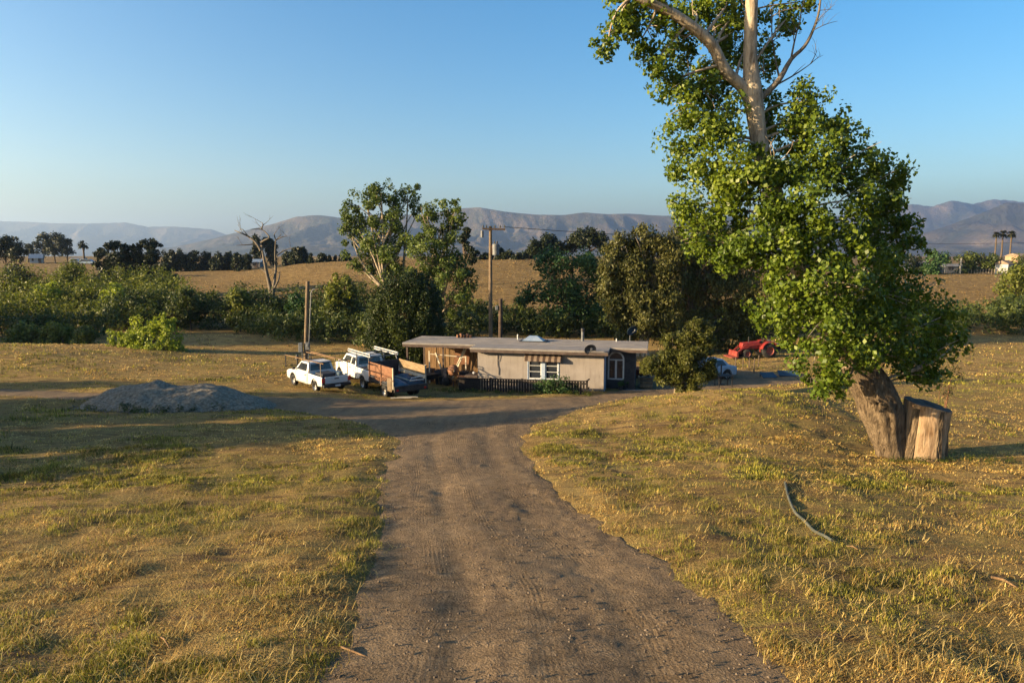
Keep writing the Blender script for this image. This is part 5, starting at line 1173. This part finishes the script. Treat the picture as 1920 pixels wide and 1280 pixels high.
# weeds round the foot of the pile, the fence and the stump
def weeds(name, label, spots, leaf, n, size, r, h):
    bl = [(x+random.uniform(-.2, .2), y+random.uniform(-.2, .2), g(x, y)+h*.45, r*random.uniform(.6, 1.2), r*random.uniform(.6, 1.2), h*.55) for x, y in spots]
    tag(foliage(name, bl, n, size, leaf, None, clump=.5, ncl=8, up=.5, asp=.3), label, 'weeds', kind='stuff')
weeds('weeds', 'dark weeds fringing the foot of the gravel pile', [(px_+3.9*math.cos(a)*random.uniform(.75, 1.0), py_+2.5*math.sin(a)*random.uniform(.85, 1.1)) for a in np.linspace(3.3, 6.1, 34)], 'leaf_scrub_dark', 2600, .11, .22, .3)
weeds('weeds', 'green weeds along the fence foot before the house', [(fa.x+(fb.x-fa.x)*t_+random.uniform(-.2, .2), fa.y+(fb.y-fa.y)*t_-.35+random.uniform(-.5, .15)) for t_ in np.linspace(-.15, 1, 40)], 'leaf_weed', 2600, .09, .2, .18)
weeds('weeds', 'orange-tipped and green weeds round the stump foot', [(sx+random.uniform(-1.4, 2.2), sy+random.uniform(-.9, -.2)) for _ in range(26)], 'leaf_weed', 1500, .05, .16, .14)
tree('dry_shrub', 'thin reddish dry shrub behind the stump', 'bush', (rx(1775, 745, 19.5), 19.5), px_blobs([(1765,715,18,16),(1785,700,18,16),(1775,735,14,14)], 19.5), 'leaf_olive', 'rust', 500, .05, .03, kw=dict(clump=.5), fork=.1)

# ------------------------------------------------------------------ grass and stones
def scatter(n, y0, y1, power, xm=.82, pad=2.0):
    u = rng.random(n)
    e = 1-power
    y = (y0**e+u*(y1**e-y0**e))**(1/e)
    x = rng.uniform(-1, 1, n)*(xm*y+pad); return x, y
STRAW = np.array([[.38,.238,.066],[.50,.340,.100],[.62,.46,.165],[.45,.268,.072],[.26,.165,.055]])
GREEN = np.array([[.13,.125,.018],[.19,.175,.025],[.28,.24,.038],[.085,.09,.016]])
def blades(x, y, hscale, wscale, flat=False):
    s = sdf_lazy(x, y)
    keep = (s > -.22+.5*rng.random(len(x))) 
    lx = (x-HX)*math.cos(-HR)-(y-HY)*math.sin(-HR); ly = (x-HX)*math.sin(-HR)+(y-HY)*math.cos(-HR)
    keep &= ~((lx > -5.5) & (lx < 10) & (ly > -.1) & (ly < 6))
    q = ((x-px_)/3.7)**2+((y-py_)/2.2)**2; keep &= q > 1
    dens = fbm(x*.7, y*1.1, 41, 4); dens = dens*.55+fbm(x*3.1, y*4.2, 42, 3)*.45; keep &= rng.random(len(x)) < np.clip((dens-.40)*7, .14, 1)
    x, y, s, dens = x[keep], y[keep], s[keep], dens[keep]; n = len(x)
    gr = fbm(x*.22, y*.22, 43, 3)*.62+fbm(x*1.4, y*1.4, 44, 3)*.38
    gr = gr + .10*ss(2, 16, np.abs(x))*(x > 0)*ss(14, 8, y) - .10*ss(1.0, .1, s)*(x > 0)
    pg = np.clip((gr-.435)*7, .05, .88)*ss(75, 48, y)
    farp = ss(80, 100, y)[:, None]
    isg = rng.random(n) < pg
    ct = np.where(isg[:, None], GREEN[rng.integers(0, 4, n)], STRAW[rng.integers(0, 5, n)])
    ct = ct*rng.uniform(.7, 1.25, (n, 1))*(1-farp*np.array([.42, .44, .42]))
    h = hscale*np.where(isg, rng.uniform(.6, 1.5, n), rng.uniform(.35, 1.25, n))*np.clip(.5+2.2*(fbm(x*.9, y*.9, 46, 3)-.3), .3, 1.7)*np.clip(.25+3.2*(fbm(x*3.3, y*3.3, 47, 3)-.28), .2, 2.0)
    ct = ct*np.clip(.62+1.9*(fbm(x*2.1, y*2.6, 48, 4)-.28), .42, 1.5)[:, None]
    h = np.minimum(h, hscale*1.9)
    lean = np.where(isg, rng.uniform(.1, .6, n), rng.beta(2.6, 1.0, n)*1.52); lean = rng.uniform(1.38, 1.53, n) if flat else lean; a = rng.uniform(0, 6.283, n)
    wdt = wscale*rng.uniform(.6, 1.4, n)
    if flat: h = hscale*rng.uniform(.5, 1.5, n); ct = STRAW[rng.integers(0, 3, n)]*rng.uniform(.8, 1.2, (n, 1))
    z = G(x, y)-.006+(.02 if flat else 0)
    d = np.stack([np.cos(a), np.sin(a), np.zeros(n)], 1); sd = np.stack([-d[:, 1], d[:, 0], np.zeros(n)], 1)
    # turn half of the side vectors toward a random twist so blades are seen edge-on and flat alike
    b = np.stack([x, y, z], 1); up = np.array([0, 0, 1.])
    tip = b+(d*np.sin(lean)[:, None]+up*np.cos(lean)[:, None])*h[:, None]
    mid = b+(d*np.sin(lean*.6)[:, None]+up*np.cos(lean*.6)[:, None])*(h*.55)[:, None]
    w = (wdt*.5)[:, None]*sd
    V = np.stack([b-w, b+w, mid+w*.8, mid-w*.8, tip], 1).reshape(-1, 3)
    i = np.arange(n)*5
    T = np.concatenate([np.stack([i, i+1, i+2], 1), np.stack([i, i+2, i+3], 1), np.stack([i+3, i+2, i+4], 1)])
    tint = np.repeat(np.concatenate([ct, np.ones((n, 1))], 1), 5, 0)
    return V, T, tint
parts = []
x, y = scatter(560000, 3.6, 20, 1.15); parts.append(blades(x, y, .058, .0075))
x, y = scatter(36000, 3.6, 22, 1.2); parts.append(blades(x, y, .20, .0065, True))
x, y = scatter(380000, 14, 48, 1.4); parts.append(blades(x, y, .058, .019))
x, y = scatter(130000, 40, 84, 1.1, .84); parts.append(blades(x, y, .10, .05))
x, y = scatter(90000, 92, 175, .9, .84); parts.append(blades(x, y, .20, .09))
x = rng.uniform(-48, -14, 20000); y = rng.uniform(10, 34, 20000); parts.append(blades(x, y, .14, .03))
off, Vs, Ts, Cs = 0, [], [], []
for V, T, c in parts: Vs.append(V); Ts.append(T+off); Cs.append(c); off += len(V)
me = np_mesh('grass', np.concatenate(Vs), np.concatenate(Ts), {'tint': ('FLOAT_COLOR', np.concatenate(Cs))})
tag(link_mesh('grass', me, M['blade']), 'short dry and green grass covering both sides of the driveway', 'grass', kind='stuff')
# stones on the driveway
a_ = rng.uniform(0, 6.283, 1500); q_ = rng.uniform(.93, 1.22, 1500)**1.0
xs_, ys_ = px_+3.75*q_*np.cos(a_), py_+2.45*q_*np.sin(a_); rs_ = rng.gamma(2., .016, 1500).clip(.012, .09)
b6 = np.array([(1,0,0),(0,1,0),(-1,0,0),(0,-1,0),(0,0,.8),(0,0,-.6)]); t8 = np.array([(0,1,4),(1,2,4),(2,3,4),(3,0,4),(1,0,5),(2,1,5),(3,2,5),(0,3,5)])
V = np.stack([xs_, ys_, G(xs_, ys_)+.02], -1)[:, None, :]+b6[None]*rng.uniform(.6, 1.4, (1500, 6, 1))*rs_[:, None, None]
tag(link_mesh('gravel', np_mesh('gravel', V.reshape(-1, 3), (t8[None]+(np.arange(1500)*6)[:, None, None]).reshape(-1, 3)), M['gravel']), 'grey stones spilled round the foot of the gravel heap', 'gravel', kind='stuff')
n = 26000; y = rng.uniform(3.5, 24, n)**1.0; x = rng.uniform(-4, 7, n); s = sdf(x, y)
k = (s < -.02) & (rng.random(n) < np.clip(fbm(x*1.2, y*.6, 61, 3)*2.6-.75, .04, 1)); x, y = x[k], y[k]; n = len(x)
r = rng.gamma(2.0, .0050, n).clip(.004, .022)
base = np.array([(1,0,0),(0,1,0),(-1,0,0),(0,-1,0),(0,0,.8),(0,0,-.6)]); tri = np.array([(0,1,4),(1,2,4),(2,3,4),(3,0,4),(1,0,5),(2,1,5),(3,2,5),(0,3,5)])
ang = rng.uniform(0, 6.28, n); c_, s_ = np.cos(ang), np.sin(ang)
B = base[None]*rng.uniform(.65, 1.35, (n, 6, 1)); Bx = B[..., 0]*c_[:, None]-B[..., 1]*s_[:, None]; By = B[..., 0]*s_[:, None]+B[..., 1]*c_[:, None]
zr = T0(x, y)+.008
V = np.stack([x[:, None]+Bx*r[:, None], y[:, None]+By*r[:, None], zr[:, None]+B[..., 2]*r[:, None]], -1).reshape(-1, 3)
Tt = (tri[None]+(np.arange(n)*6)[:, None, None]).reshape(-1, 3)
tag(link_mesh('gravel', np_mesh('gravel', V, Tt), M['stone']), 'loose small stones scattered over the dirt driveway', 'gravel', kind='stuff')

# ------------------------------------------------------------------ light, sky, camera
EL, AZB = R(12.5), R(17)
to_sun = Vector((-math.cos(EL)*math.cos(AZB), -math.cos(EL)*math.sin(AZB), math.sin(EL)))
sl = bpy.data.lights.new('sun', 'SUN'); sl.energy = 5.0; sl.angle = R(.6); sl.color = (1, .755, .44)
so = bpy.data.objects.new('sun', sl); COL.objects.link(so); so.rotation_euler = (-to_sun).to_track_quat('-Z', 'Y').to_euler(); so.location = to_sun*200+Vector((0, 0, 40))
w = bpy.data.worlds.new('World'); sc.world = w; w.use_nodes = True
nt = w.node_tree; bg = nt.nodes['Background']; sky = nt.nodes.new('ShaderNodeTexSky'); sky.sky_type = 'NISHITA'
sky.sun_disc = False; sky.sun_elevation = EL; sky.sun_rotation = math.atan2(to_sun.x, to_sun.y)
sky.altitude = 0; sky.air_density = 1.0; sky.dust_density = 2.0; sky.ozone_density = 2.0
hs = nt.nodes.new('ShaderNodeHueSaturation'); hs.inputs['Saturation'].default_value = 1.45; nt.links.new(sky.outputs[0], hs.inputs['Color']); nt.links.new(hs.outputs[0], bg.inputs['Color']); bg.inputs['Strength'].default_value = .064
cd = bpy.data.cameras.new('camera'); cam = bpy.data.objects.new('camera', cd); COL.objects.link(cam)
cam.location = (0, 0, CAMZ); cam.rotation_euler = (math.pi/2-PITCH, 0, 0)
cd.sensor_width = 36; cd.lens = 24.0; cd.clip_start = .1; cd.clip_end = 40000
sc.camera = cam
sc.view_settings.view_transform = 'Standard'; sc.view_settings.look = 'None'; sc.view_settings.exposure = 2.14; sc.view_settings.gamma = 1
sc.cycles.max_bounces = 6; sc.cycles.transparent_max_bounces = 12; sc.cycles.volume_bounces = 0
sc.cycles.use_denoising = True
sc.cycles.sample_clamp_indirect = 6
